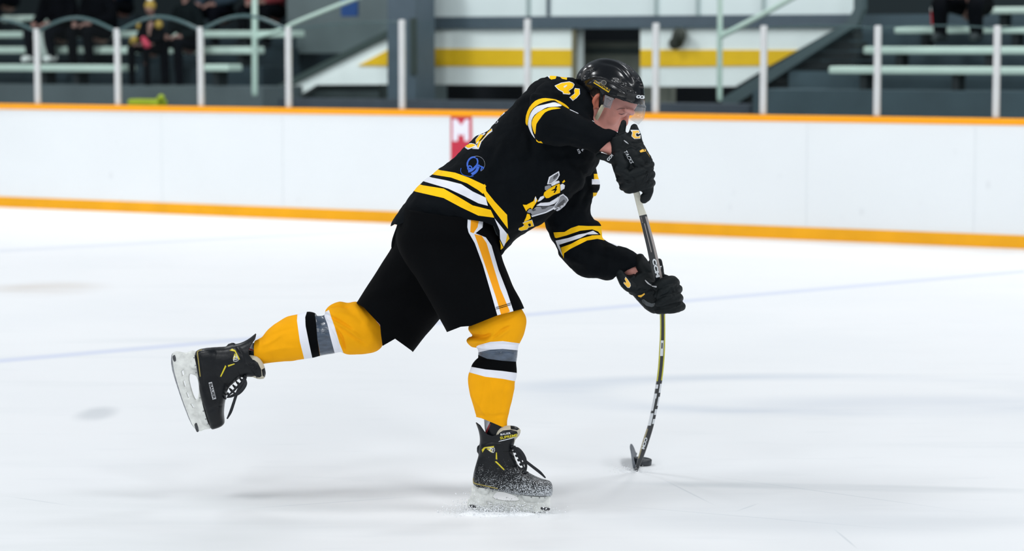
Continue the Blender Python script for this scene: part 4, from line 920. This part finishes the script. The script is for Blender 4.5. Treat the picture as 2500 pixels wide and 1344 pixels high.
for s in (-1, 1):
    ball(bm, H(.089, s*.013, .090), .009*HS); tube3(bm, [(H(.094, s*.012, .137), .009*HS), (H(.090, s*.036, .140), .009*HS), (H(.070, s*.058, .132), .008*HS)])
    ball(bm, H(.070, s*.033, .116), .0155*HS, (1, 1.1, .8)); ball(bm, H(.050, s*.044, .088), .023*HS, (1.2, .8, 1.3)); tube3(bm, [(H(.055, s*.045, .02), .016*HS), (H(.00, s*.058, .045), .016*HS), (H(-.02, s*.064, .075), .012*HS)])
    tube3(bm, [(H(-.012, s*.074, .118), .006*HS), (H(-.026, s*.084, .112), .007*HS), (H(-.026, s*.084, .090), .006*HS), (H(-.014, s*.076, .070), .007*HS)]); tube3(bm, [(H(-.006, s*.073, .112), .004*HS), (H(-.006, s*.073, .082), .005*HS)])
    ball(bm, H(-.014, s*.073, .095), .018*HS, (.8, .3, 1.3))
tube3(bm, [(H(.084, -.024, .066), .006), (H(.095, 0, .069), .0075), (H(.084, .024, .066), .006)]); tube3(bm, [(H(.081, -.021, .055), .006), (H(.091, 0, .057), .008), (H(.081, .021, .055), .006)])
ball(bm, H(.076, 0, .020), .022*HS, (1, 1.1, .9))
pp = lambda x, y, Y, r: (P(x, y, Y), r)
tube3(bm, [(H(-.045, 0, .06), .060), pp(1432, 268, HY+.02, .062), pp(1400, 275, TY-.01, .075), pp(1350, 305, TY, .095), pp(1292, 388, TY, .115), pp(1237, 444, TY, .12), pp(1180, 494, TY, .12), pp(1120, 560, TY, .12), pp(1100, 610, TY, .12)], axis=(0, 1, 0))
# near arm and hand
def arm(pts): tube3(bm, [(P(x, y, Y), r) for x, y, Y, r in pts], n=16)
arm([(1395, 240, TY-.08, .055), (1345, 265, TY-.2, .05), (1325, 290, TY-.26, .042), (1390, 315, TY-.28, .038), (1450, 340, TY-.26, .032), (1490, 358, TY-.25, .029), (1515, 370, TY-.25, .032)])
arm([(1515, 368, TY-.25, .03), (1540, 395, TY-.245, .034), (1550, 420, TY-.24, .03)])
for i in range(4): arm([(1556, 400+i*12, TY-.245, .008), (1574, 410+i*11, TY-.245, .008), (1576, 418+i*11, TY-.27, .007), (1558, 424+i*9, TY-.28, .006)])
arm([(1525, 400, TY-.22, .012), (1532, 430, TY-.20, .011), (1542, 446, TY-.19, .010)])
# far arm and hand
arm([(1400, 330, TY+.08, .06), (1385, 450, FY, .052), (1392, 560, FY+.01, .046), (1410, 622, FY, .042), (1470, 640, FY-.03, .036), (1530, 652, FY-.05, .029), (1560, 670, FY-.06, .03)])
arm([(1560, 670, FY-.06, .03), (1585, 705, FY-.07, .036), (1596, 725, FY-.07, .033)])
for i in range(4): arm([(1600, 700+i*15, FY-.10, .008), (1618, 699+i*14, FY-.125, .008), (1634, 698+i*14, FY-.11, .007), (1638, 700+i*14, FY-.08, .006)])
arm([(1582, 690, FY-.06, .012), (1604, 678, FY-.04, .012), (1622, 682, FY-.03, .011)])
# legs
arm([(1110, 560, TY-.09, .10), (1160, 660, TY-.12, .085), (1215, 775, NY, .062), (1214, 850, NY, .052), (1205, 950, NY, .052), (1212, 1060, NY, .026), (1208, 1150, NY, .028)])
arm([(1205, 1160, NY, .026), (1250, 1175, NY, .024), (1305, 1190, NY, .018)])
arm([(1090, 560, TY+.09, .10), (1010, 680, TY+.11, .085), (900, 800, RY, .062), (820, 815, RY, .052), (720, 825, RY, .054), (620, 862, RY, .026), (550, 886, RY, .027)])
arm([(530, 890, RY, .026), (518, 930, RY, .024), (512, 990, RY, .018)])
bm = remesh(bm, 0.0036, 3, .5)
hf = lambda x, y, z: proj(H(x, y, z))
# eyelid line, brow, lips, ear
paint(bm, smooth_poly([hf(.112, 0, .074), hf(.094, -.02, .067), hf(.088, -.030, .0615), hf(.092, -.02, .055), hf(.104, 0, .050), hf(.115, 0, .060)], 2), 1, True)
paint(bm, smooth_poly([hf(.002, -.07, .122), hf(-.02, -.07, .128), hf(-.036, -.07, .118), hf(-.036, -.07, .09), hf(-.02, -.07, .064), hf(-.006, -.07, .07), hf(-.002, -.07, .09)], 2), 4, True)
bv = bvh_of(bm)
decal(bm, bv, stroke([(1510, 277), (1517, 279), (1525, 277)], [.8, 2.4, 1], 4), 2, .0005); decal(bm, bv, stroke([(1505, 268), (1518, 264), (1534, 266)], [1, 2.6, 1], 4), 3, .0005)
body = finish(bm, 'body', [M_sk, M_lip, M_lash, mat('brow_brown', srgb(140, 92, 82), .8), M_ear], player)
# cropped hair in front of and above the ear
bm = bmesh.new()
rings = []
for z, xb, xf, hw in hd:
    if z < .094: continue
    g = 1.035; m = (xb+xf)/2; hx = (xf-xb)/2*g
    rings.append([H(m+hx*math.cos(a), hw*1.05*math.sin(a), z) for a in np.linspace(.42*math.pi, 1.58*math.pi, 30)])
for a, b2 in zip(rings[:-1], rings[1:]):
    va = [bm.verts.new(p) for p in a]; vb = [bm.verts.new(p) for p in b2]
    for i in range(29): bm.faces.new((va[i], va[i+1], vb[i+1], vb[i]))
bmesh.ops.remove_doubles(bm, verts=bm.verts, dist=1e-6)
hair = finish(bm, 'hair', mat('hair_ash', srgb(70, 62, 58), .9, .6, 260, var=.3, vscale=120), player); hair['label'] = 'short ash brown hair'; hair.modifiers.new('t', 'SOLIDIFY').thickness = .002

# --- helmet
c7 = lambda pts: T((1380, 130), 7.468, pts)
bm = bmesh.new()
loft(bm, [(1426, 262, 1566, 300, HY, .112), (1414, 236, 1570, 276, HY, .118), (1407, 210, 1574, 250, HY, .122), (1407, 190, 1574, 232, HY, .122), (1412, 177, 1571.5, 211, HY, .118), (1422, 165, 1565, 193, HY, .108), (1436, 153.5, 1554, 179, HY, .094),
          (1453, 146, 1539, 165, HY, .074), (1468, 143.2, 1522, 154, HY, .052), (1480, 142.6, 1508, 148, HY, .030), (1488, 143, 1498, 145, HY, .012)], k=7, n=120, ex=2.15)
creases(bm, [(c7([(300, 560), (420, 470), (560, 430), (760, 470), (950, 560), (1150, 680), (1330, 760)]), .0028, 3.6), (c7([(300, 600), (430, 510), (560, 470), (760, 510), (950, 610), (1150, 740), (1320, 830)]), -.0025, 4),
             (c7([(560, 120), (780, 130), (960, 190), (1120, 310), (1230, 460)]), .0035, 4), (c7([(640, 160), (860, 190), (1000, 260), (1130, 400), (1240, 560)]), -.0035, 5), (c7([(950, 130), (1100, 190), (1260, 330), (1370, 470)]), .003, 3),
             (c7([(380, 310), (460, 320), (550, 290)]), .005, 2.5), (c7([(330, 420), (380, 330), (430, 270)]), -.004, 6), (c7([(270, 560), (260, 470), (300, 370)]), -.002, 5),
             (c7([(880, 470), (960, 540), (1060, 600)]), -.003, 4), (c7([(1080, 590), (1130, 620), (1240, 640)]), .004, 2.5), (c7([(1100, 700), (1200, 730), (1300, 730)]), .004, 2.5), (c7([(1300, 470), (1340, 520), (1400, 560)]), .004, 3),
             (c7([(700, 740), (900, 800), (1100, 870), (1300, 920)]), .002, 3)])
keep_outside(bm, c7([(150, 600), (210, 640), (290, 640), (350, 690), (440, 720), (520, 620), (600, 640), (655, 720), (660, 800), (700, 750), (760, 745), (880, 800), (1000, 840), (1200, 905), (1400, 945), (1500, 960), (1500, 1400), (150, 1400)]))
for pts in ([(290, 420), (330, 330), (420, 260), (520, 250), (480, 300), (390, 320), (330, 440), (300, 500)], [(1000, 440), (1030, 430), (1010, 520), (975, 500)], [(1060, 620), (1110, 600), (1230, 640), (1220, 680), (1130, 660)], [(960, 720), (1090, 740), (1090, 800), (960, 770)], [(1120, 760), (1260, 800), (1260, 880), (1120, 850)],
            [(1100, 200), (1130, 210), (1230, 320), (1210, 330)], [(1350, 600), (1430, 610), (1430, 640), (1350, 625)]):
    fs = cut(bm, smooth_poly(c7(pts), 2), near=None)
    for f in fs: f.material_index = 1
    for v in {v for f in fs for v in f.verts if all(g in fs for g in v.link_faces)}: v.co -= v.normal*.0025
bv = bvh_of(bm)
decal(bm, bv, c7([(515, 540), (545, 492), (820, 660), (790, 718)]), 2, .001)
decal(bm, bv, c7([(528, 528), (548, 500), (665, 570), (650, 598)]), 3, .0016)
decal(bm, bv, c7(ell(702, 538, 52, 50, 0, 24)[:-1]), 3, .0020); decal(bm, bv, [c7(ell(702, 538, 47, 45, 0, 24)[:-1]), c7(ell(702, 538, 40, 38, 0, 24)[:-1])], 4, .0024)
decal_text(bm, bv, 'SPIEL', 1459.8, 202.7, 3.4, 31, 4, .0022, wid=1.2, bold=.02); decal_text(bm, bv, 'HAUS', 1478.2, 214.3, 6.2, 31, 5, .0018, wid=1.0, bold=.05)
decal_text(bm, bv, 'CCM', 1565.5, 237, 7, 6, 6, .0014, wid=1.15, bold=.06, shear=.25)
helmet = finish(bm, 'helmet', [M_hb, M_hm, mat('sticker_yellow', srgb(240, 196, 20), .4), mat('sticker_dark', srgb(34, 34, 34), .4), mat('sticker_grey', srgb(150, 146, 132), .5), M_hm, M_wp], player)
helmet.modifiers.new('shell', 'SOLIDIFY').thickness = .006
# ear-side buckle straps, clear clip, chin strap
NEAR = HY-.118
bm = bmesh.new(); ptube(bm, [(1470, 218, NEAR+.016, 5), (1468, 240, NEAR+.020, 5), (1466, 260, NEAR+.030, 4.5)], flat=.5, n=10); 
finish(bm, 'side_strap', M_hm, helmet); bm = bmesh.new(); ptube(bm, [(1470, 218, 2*HY-NEAR-.016, 5), (1466, 260, 2*HY-NEAR-.03, 4.5)], flat=.5, n=10)
finish(bm, 'side_strap', M_hm, helmet)
bm = bmesh.new(); ptube(bm, [(1471, 260, NEAR+.016, 5), (1466, 270, NEAR+.020, 5), (1460, 282, NEAR+.032, 5), (1453, 294, NEAR+.055, 5.2), (1452, 304, HY-.03, 5), (1452, 304, HY+.03, 5), (1453, 294, HY+.065, 5), (1466, 270, 2*HY-NEAR-.02, 5)], flat=.35, n=12, k=6)
cs = finish(bm, 'chin_strap', mat('strap_cream', srgb(206, 200, 172), .7, .1, 60), helmet); cs['label'] = 'cream chin strap'
CLIP = glass('clear_plastic', (.74, .72, .74), .12, .30, (.55, .52, .54))
q = [(1477, 231), (1499, 240), (1490, 265), (1472, 261)]
for sgn in (-1, 1):
    Yp = HY+sgn*.116; bm = bmesh.new()
    vs = [bm.verts.new(P(x, y, Yp)) for x, y in q]; ws = [bm.verts.new(P(x, y, Yp+sgn*.006)) for x, y in q]
    bm.faces.new(vs); bm.faces.new(ws[::-1])
    for i in range(4): bm.faces.new((vs[i], vs[(i+1) % 4], ws[(i+1) % 4], ws[i]))
    ptube(bm, [(1480, 238, Yp+sgn*.008, 1.3), (1493, 243, Yp+sgn*.008, 1.3), (1487, 259, Yp+sgn*.008, 1.3), (1477, 255, Yp+sgn*.008, 1.3), (1480, 238, Yp+sgn*.008, 1.3)], k=2, n=8)
    bmesh.ops.recalc_face_normals(bm, faces=bm.faces); finish(bm, 'visor_clip', CLIP, helmet, smooth=False)
# visor
bm = bmesh.new(); rows = []
for v in np.linspace(0, 1, 14):
    f = np.array([np.interp(v, [0, .12, .6, 1], [1571, 1577, 1572, 1558]), np.interp(v, [0, .12, .6, 1], [252, 259, 288, 304])])
    s = np.array([np.interp(v, [0, 1], [1484, 1494]), np.interp(v, [0, 1], [236, 262])])
    r = []
    for a in np.linspace(-math.pi/2, math.pi/2, 36):
        c = max(math.cos(a), 0)**.85
        p = s+(f-s)*c; r.append(P(p[0], p[1], HY)+Vector((0, math.sin(a)*.118, 0)))
    rows.append([bm.verts.new(p) for p in r])
for a, b2 in zip(rows[:-1], rows[1:]):
    for i in range(35): bm.faces.new((a[i], a[i+1], b2[i+1], b2[i]))
vz = finish(bm, 'visor', glass('visor_clear', (.993, .995, .997), .02, .010, (.8, .82, .86)), helmet); vz['label'] = 'clear curved visor'
sv_ = vz.modifiers.new('t', 'SOLIDIFY'); sv_.thickness = .0015; sv_.use_rim = False
bm = bmesh.new()
for e in (0, -1):
    pts = [rows and None]
ptsl = []
for a in np.linspace(-math.pi/2, math.pi/2, 30):
    c = max(math.cos(a), 0)**.85; x = 1494+(1558-1494)*c; y = 262+(304-262)*c; ptsl.append((P(x, y, HY)+Vector((0, math.sin(a)*.119, 0)), 0.0007))
bm.free()

# --- gloves
GY = TY-.25
bm = bmesh.new()
loft(bm, [(1484, 338, 1528, 322, GY, .046), (1488, 358, 1562, 342, GY, .05), (1490, 378, 1578, 362, GY, .052), (1491, 394, 1590, 388, GY, .052), (1497, 414, 1595, 410, GY, .052), (1505, 436, 1596, 436, GY, .050), (1512, 454, 1595, 456, GY, .046), (1524, 468, 1588, 466, GY, .036)], k=4, n=40, ex=2.6)
ptube(bm, [(1523, 299, GY, 7), (1519, 316, GY, 9), (1517, 335, GY, 11), (1520, 355, GY, 12)])           # thumb side cuff flap
ptube(bm, [(1548, 310, GY-.005, 9), (1549, 325, GY-.01, 15), (1550, 342, GY-.01, 18), (1556, 356, GY-.01, 17)])      # back of the cuff
ptube(bm, [(1462, 380, GY-.01, 8), (1476, 384, GY-.02, 9), (1494, 390, GY-.02, 10)])                          # wrist strap
ptube(bm, [(1492, 330, GY-.01, 11), (1508, 345, GY-.02, 13), (1512, 365, GY-.02, 13)])
for pts in ([(1562, 372, -.045, 15), (1578, 388, -.03, 14)], [(1582, 392, -.02, 12), (1587, 412, -.02, 10)], [(1540, 372, -.05, 14), (1560, 398, -.052, 15)], [(1510, 380, -.045, 14), (1522, 402, -.05, 15)], [(1510, 412, -.045, 13), (1530, 424, -.05, 13)]):
    ptube(bm, [(x, y, GY+d, r) for x, y, d, r in pts], k=4)
# fingers curl round the butt of the shaft
for pts in ([(1590, 400, .0, 9), (1582, 408, -.035, 11), (1556, 420, -.055, 12.5), (1524, 434, -.045, 11.5), (1512, 438, -.02, 9)], [(1592, 424, .0, 9), (1584, 430, -.035, 11), (1558, 440, -.052, 12), (1532, 452, -.045, 11), (1520, 456, -.02, 9)],
            [(1592, 446, .0, 9), (1584, 450, -.032, 10), (1562, 456, -.045, 11), (1538, 464, -.038, 9), (1530, 464, -.02, 8)], [(1585, 452, -.01, 11), (1582, 466, -.02, 13), (1576, 480, -.015, 13), (1572, 487, -.01, 10)],
            [(1508, 400, .03, 10), (1516, 432, .045, 10), (1530, 458, .04, 9)]):
    ptube(bm, [(x, y, GY+d, r) for x, y, d, r in pts], k=5)
bm = remesh(bm, 0.0028, 1, .4); displace(bm, folds(.0015, (40, 40, 40)))
cg = lambda pts: T((1470, 270), 5.6, pts)
creases(bm, [(cg(p), -.004, 2.4) for p in ([(210, 930), (320, 960), (420, 1000)], [(480, 730), (580, 780), (690, 815)], [(430, 640), (520, 620), (590, 590)], [(620, 800), (600, 900), (520, 1000)], [(660, 850), (640, 950), (600, 1050)], [(380, 900), (440, 940), (470, 1050)],
                                            [(400, 440), (470, 440), (550, 420)], [(270, 350), (290, 420), (280, 500)], [(210, 820), (300, 860), (370, 900)], [(500, 1110), (560, 1130), (660, 1120)])])
bv = bvh_of(bm)
C1 = [(385, 262), (500, 265), (512, 290), (522, 305), (500, 322), (478, 308), (462, 318), (468, 345), (490, 352), (525, 330), (522, 382), (440, 388), (400, 350), (412, 300)]
decal(bm, bv, cg(C1), 2, .001); decal(bm, bv, cg([(412, 278), (490, 274), (506, 292), (500, 306), (476, 298), (452, 314), (458, 350), (488, 360), (516, 345), (513, 375), (446, 380), (410, 348), (422, 302)]), 1, .0018)
decal(bm, bv, cg([(512, 550), (545, 530), (590, 522), (600, 555), (560, 562), (525, 572)]), 1, .001); decal(bm, bv, cg([(600, 560), (630, 600), (655, 640), (640, 610), (610, 570)]), 1, .001)
decal_text(bm, bv, 'TACKS', *cg([(358, 628)])[0], 8, 60, 2, .001, wid=1.0, bold=.01, shear=.3)
decal_text(bm, bv, 'CCM', *cg([(110, 640)])[0], 6, -48, 2, .001, wid=1.0, bold=.05)
decal(bm, bv, cg(stroke([(298, 405), (330, 430), (362, 455)], [10, 16, 3], 3)), 3, .001)
finish(bm, 'glove', [M_gb, M_gy, M_wp, M_silver], player)['label'] = 'upper black glove with a yellow letter C on the cuff'
LY = FY-.06
bm = bmesh.new()
loft(bm, [(1510, 676, 1566, 656, LY+.03, .036), (1514, 686, 1582, 652, LY, .048), (1524, 700, 1596, 660, LY, .052), (1542, 718, 1612, 682, LY-.01, .052), (1560, 738, 1622, 700, LY-.02, .052), (1578, 756, 1630, 725, LY-.03, .048), (1596, 765, 1632, 748, LY-.04, .036)], k=4, n=40, ex=2.5)
ptube(bm, [(1512, 664, LY-.03, 10), (1520, 680, LY-.04, 13), (1532, 696, LY-.045, 14), (1546, 704, LY-.045, 13)])
ptube(bm, [(1545, 708, LY-.03, 13), (1556, 706, LY-.045, 13)]); ptube(bm, [(1562, 630, LY-.01, 13), (1568, 646, LY-.02, 17), (1578, 664, LY-.02, 16)])
ptube(bm, [(1591, 640, LY+.05, 9), (1594, 658, LY+.045, 11), (1602, 680, LY+.02, 12)]); ptube(bm, [(1608, 638, LY+.06, 8.5), (1612, 655, LY+.055, 8.5), (1613, 672, LY+.04, 9)])
ptube(bm, [(1580, 690, LY-.045, 12), (1596, 700, LY-.05, 12)]); ptube(bm, [(1572, 722, LY-.05, 13), (1592, 716, LY-.055, 14)]); ptube(bm, [(1580, 740, LY-.05, 12), (1596, 748, LY-.055, 12)])
for pts in ([(1600, 700, -.085, 10), (1616, 690, -.10, 12), (1640, 684, -.085, 12), (1650, 690, -.04, 10), (1645, 695, 0, 9)], [(1606, 720, -.09, 11), (1622, 710, -.105, 12.5), (1646, 702, -.09, 12), (1657, 706, -.045, 10), (1650, 712, 0, 9)],
            [(1608, 740, -.09, 11), (1625, 732, -.105, 12.5), (1648, 726, -.09, 14), (1658, 728, -.045, 11), (1650, 732, 0, 9)], [(1606, 757, -.08, 10), (1625, 754, -.09, 12), (1648, 750, -.08, 14), (1664, 747, -.045, 11), (1655, 750, 0, 9)],
            [(1618, 674, -.02, 7), (1632, 681, -.03, 8), (1645, 690, -.02, 8)]):
    ptube(bm, [(x, y, LY+.01+d, r) for x, y, d, r in pts], k=5)
bm = remesh(bm, 0.0028, 1, .4); displace(bm, folds(.0015, (40, 40, 40), 4.0))
cl = lambda pts: T((1490, 610), 7.905, pts)
creases(bm, [(cl(p), -.004, 2.2) for p in ([(920, 660), (890, 800), (860, 1000)], [(960, 900), (1100, 850), (1190, 740)], [(930, 1060), (1080, 1010), (1200, 930)], [(1180, 700), (1210, 830), (1230, 950)], [(1320, 640), (1280, 720), (1260, 800)], [(1260, 1110), (1280, 1060), (1370, 1010)],
                                            [(480, 820), (600, 760), (700, 740)], [(560, 960), (700, 900), (870, 820)], [(440, 370), (480, 480), (430, 600)], [(870, 1120), (1000, 1130), (1240, 1100)])])
bv = bvh_of(bm)
L1 = [(295, 518), (330, 560), (385, 640), (395, 690), (370, 730), (330, 725), (255, 640), (262, 612), (295, 640), (300, 610), (275, 560)]
decal(bm, bv, cl(L1), 2, .001); decal(bm, bv, cl(grow(L1, 10)), 1, .0018)
decal(bm, bv, cl([(530, 875), (600, 865), (660, 830), (668, 855), (595, 912), (545, 900)]), 1, .001)
decal(bm, bv, cl([(608, 960), (640, 940), (720, 1000), (800, 1030), (870, 1020), (850, 1080), (800, 1100), (700, 1075), (630, 1020)]), 3, .0012)
decal(bm, bv, cl(stroke([(672, 580), (730, 640), (810, 690)], [16, 26, 8], 3)), 4, .001); decal(bm, bv, cl(stroke([(805, 695), (895, 708)], [20, 28], 3)), 4, .001)
decal(bm, bv, cl([(810, 345), (828, 365), (830, 392), (806, 380)]), 5, .001); decal(bm, bv, cl([(930, 310), (992, 305), (985, 330), (960, 340), (985, 362), (930, 350)]), 5, .001)
finish(bm, 'glove', [M_gb, M_gy, M_wp, mat('guard_gloss', srgb(58, 64, 68), .2), M_silver, M_wp], player)['label'] = 'lower black glove wrapped round the shaft'

# ------------------------------------------------------------------ hockey stick, flexed by the shot
HB0 = G(1551, 1150)
def SYd(y): return np.interp(y, [440, 470, 700, 1148], [GY+.0, GY+.0, LY-.052, HB0.y])
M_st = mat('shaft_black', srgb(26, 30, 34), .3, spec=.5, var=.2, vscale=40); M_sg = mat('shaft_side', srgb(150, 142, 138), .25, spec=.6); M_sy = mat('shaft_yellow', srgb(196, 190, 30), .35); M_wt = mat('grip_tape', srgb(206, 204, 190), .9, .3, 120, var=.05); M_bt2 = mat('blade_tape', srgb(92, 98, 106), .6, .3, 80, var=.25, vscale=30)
cl_pts = [(1549, 448, 15), (1554, 470, 15), (1563, 505, 16), (1571, 530, 19), (1580, 565, 20), (1590, 605, 21), (1600, 650, 22), (1610, 695, 20), (1615.5, 735, 14), (1617.5, 775, 12.5), (1617.5, 820, 13), (1616, 860, 14), (1613, 900, 13.5), (1608.5, 935, 13.5), (1603, 970, 14), (1596, 1005, 13.5), (1588, 1040, 13.5), (1577, 1075, 14), (1566, 1110, 12), (1556, 1140, 8), (1553, 1150, 5)]
stick = empty('hockey_stick', HB0, 'black and yellow hockey stick bent by the shot, white taped butt, held by the player', 'hockey stick')
bm = bmesh.new(); rows = []
A = resample(cl_pts, 6)
for i, (x, y, w) in enumerate(A):
    t = A[min(i+1, len(A)-1)]-A[max(i-1, 0)]; t = t[:2]/np.hypot(*t[:2]); nx, ny = -t[1], t[0]; Y = SYd(y); dd = .0105 if y < 720 else .0145
    if y > 1100: dd = .0145-.008*(y-1100)/50
    pr = []
    for u_, v_ in ((-1, -.72), (-.78, -1), (.78, -1), (1, -.72), (1, .72), (.78, 1), (-.78, 1), (-1, .72)):
        pr.append(bm.verts.new(P(x+nx*w/2*u_, y+ny*w/2*u_, Y)+Vector((0, dd*v_, 0))))
    rows.append((pr, y))
for (a, ya), (b2, yb) in zip(rows[:-1], rows[1:]):
    for i in range(8):
        f = bm.faces.new((a[i], b2[i], b2[(i+1) % 8], a[(i+1) % 8])); ym = (ya+yb)/2
        f.material_index = 0
for r in (rows[0][0], rows[-1][0]): bm.faces.new(r)
bmesh.ops.recalc_face_normals(bm, faces=bm.faces)
def along(y0, y1, u0, u1):       # strip on the shaft between heights y0..y1, from u0 to u1 of its width
    L_ = []; R_ = []
    for y in np.linspace(y0, y1, 14):
        i = np.interp(y, A[:, 1], range(len(A))); x = np.interp(y, A[:, 1], A[:, 0]); w = np.interp(y, A[:, 1], A[:, 2])
        L_.append((x+w/2*u0, y)); R_.append((x+w/2*u1, y))
    return L_+R_[::-1]
paint(bm, [(1500, 430), (1600, 430), (1600, 519), (1572, 524), (1556, 528), (1540, 530)], 1)
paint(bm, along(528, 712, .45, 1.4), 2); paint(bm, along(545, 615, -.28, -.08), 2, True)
paint(bm, along(764, 930, -1.4, -.50), 3); paint(bm, along(764, 928, .62, 1.4), 3)
for (y0, y1, u0, u1) in ((938, 948, -1.4, -.1), (936, 958, .45, 1.4), (960, 972, -1.4, -.1), (972, 1002, -1.4, -.35), (968, 990, .6, 1.4), (998, 1012, .3, 1.4), (1008, 1038, -1.4, .05), (1022, 1034, .35, 1.4)): paint(bm, along(y0, y1, u0, u1), 4, True)
paint(bm, along(1046, 1118, -1.4, -.55), 5)
bv = bvh_of(bm)
decal(bm, bv, along(830, 868, -.62, .45), 4, .001); decal(bm, bv, along(836, 850, -.3, .15), 0, .0016)
decal_text(bm, bv, 'CCM', 1601, 654, 8.5, 77, 4, .001, wid=1.75, bold=.05); decal_text(bm, bv, 'CCM', 1573.5, 1081, 6.5, 107, 4, .001, wid=1.45, bold=.05)
decal_text(bm, bv, 'RIBCOR', 1566.5, 536, 3.2, 75, 2, .001, wid=1.0)
finish(bm, 'shaft', [M_st, M_wt, M_sg, M_sy, M_wp, mat('shaft_tan', srgb(150, 140, 104), .4)], stick, smooth=False)
# blade: a curved taped paddle that runs away from the camera along the ice
bm = bmesh.new(); pts = resample([(0.00, 0, .030), (.05, -.004, .042), (.12, -.008, .062), (.20, -.008, .066), (.27, -.004, .062), (.30, 0, .040), (.31, .001, .016)], 4); n = len(pts); R = []
tx = G(1551, 1121); dv = Vector((tx.x-HB0.x, tx.y-HB0.y, 0)).normalized(); sv = Vector((dv.y, -dv.x, 0))
for l, off, h in pts:
    c = HB0+dv*l+sv*(-.004+off*.9-.0)+Vector((0, 0, .004)); z0 = .0 if l < .26 else (l-.26)*.35
    hh = max(h-z0, .006); r = []
    for a in np.linspace(0, 2*math.pi, 20, endpoint=False):
        r.append(c+sv*(.0045*math.copysign(abs(math.cos(a))**.6, math.cos(a)))+Vector((0, 0, z0+hh/2+hh/2*math.copysign(abs(math.sin(a))**.6, math.sin(a))))+sv*(.006*math.sin(a)*min(1, l*6)*-1.5))
    R.append(r)
rings_to_bm(bm, R); bmesh.ops.recalc_face_normals(bm, faces=bm.faces)
finish(bm, 'blade', M_bt2, stick)['label'] = 'grey taped blade on the ice'
# puck
pc = G(1567, 1134.5); bm = bmesh.new()
prof = [(.0, .0), (.034, .0), (.0378, .003), (.038, .0127), (.0378, .0225), (.034, .0254), (.028, .0254), (.027, .0246), (0, .0246)]
R = [[Vector((r*math.cos(a), r*math.sin(a), z)) for a in np.linspace(0, 2*math.pi, 48, endpoint=False)] for r, z in prof[1:-1]]
rings_to_bm(bm, R); bmesh.ops.recalc_face_normals(bm, faces=bm.faces); bm.transform(Matrix.Translation(pc) @ Matrix.Rotation(math.radians(6), 4, 'Y') @ Matrix.Translation((0, 0, .003)))
pk = finish(bm, 'puck', mat('puck_rubber', srgb(40, 44, 50), .35, .1, 120, spec=.5, var=.3, vscale=60)); tag(pk, 'black rubber puck on the ice against the stick blade', 'puck')

# ------------------------------------------------------------------ snow thrown up round the front skate and the blade
def snow(name, cen, n, sx, sy, h, r0, r1, seed, label, mound=None):
    rnd = random.Random(seed); bm = bmesh.new()
    tet = [Vector(v).normalized() for v in ((1, 1, 1), (1, -1, -1), (-1, 1, -1), (-1, -1, 1))]
    for i in range(n):
        x = rnd.gauss(0, sx); y = rnd.gauss(0, sy); z = abs(rnd.gauss(0, h)); r = rnd.uniform(r0, r1)*(1 if rnd.random() < .9 else 1.8)
        c = cen+Vector((x, y, z)); m = Matrix.Rotation(rnd.uniform(0, 6), 3, Vector((rnd.random(), rnd.random(), 1)))
        oc = [Vector((1, 0, 0)), Vector((-1, 0, 0)), Vector((0, 1, 0)), Vector((0, -1, 0)), Vector((0, 0, 1)), Vector((0, 0, -1))]
        v = [bm.verts.new(c+(m @ p)*r*rnd.uniform(.6, 1.2)) for p in oc]
        for a in ((0, 2, 4), (2, 1, 4), (1, 3, 4), (3, 0, 4), (2, 0, 5), (1, 2, 5), (3, 1, 5), (0, 3, 5)): bm.faces.new([v[k] for k in a])
    if mound:
        for mx, my, mr, mh in mound: ball(bm, cen+Vector((mx, my, -.002)), mr, (1, .5, mh/mr), 20)
    o = finish(bm, name, mat('snow', (.86, .88, .9), .8, spec=.2), loc=cen); o['kind'] = 'stuff'; tag(o, label, 'snow'); return o
g = G(1235, 1251)
snow('snow_spray', Vector((g.x-.02, YF-.02, 0)), 2100, .075, .03, .018, .0010, .0026, 3, 'loose ice shavings thrown up round the front skate blade', [(-.10, -.02, .05, .012), (-.03, -.025, .07, .012), (.07, -.02, .06, .010)])
snow('snow_spray', Vector((g.x-.11, YF-.01, 0)), 500, .045, .03, .030, .0010, .0024, 5, 'loose ice shavings behind the heel of the front skate', [(-.0, 0, .035, .012)])
snow('snow_spray', HB0+Vector((-.02, -.015, 0)), 260, .04, .02, .012, .0010, .0022, 9, 'small puff of ice shavings at the heel of the stick blade', [(0, 0, .03, .008)])
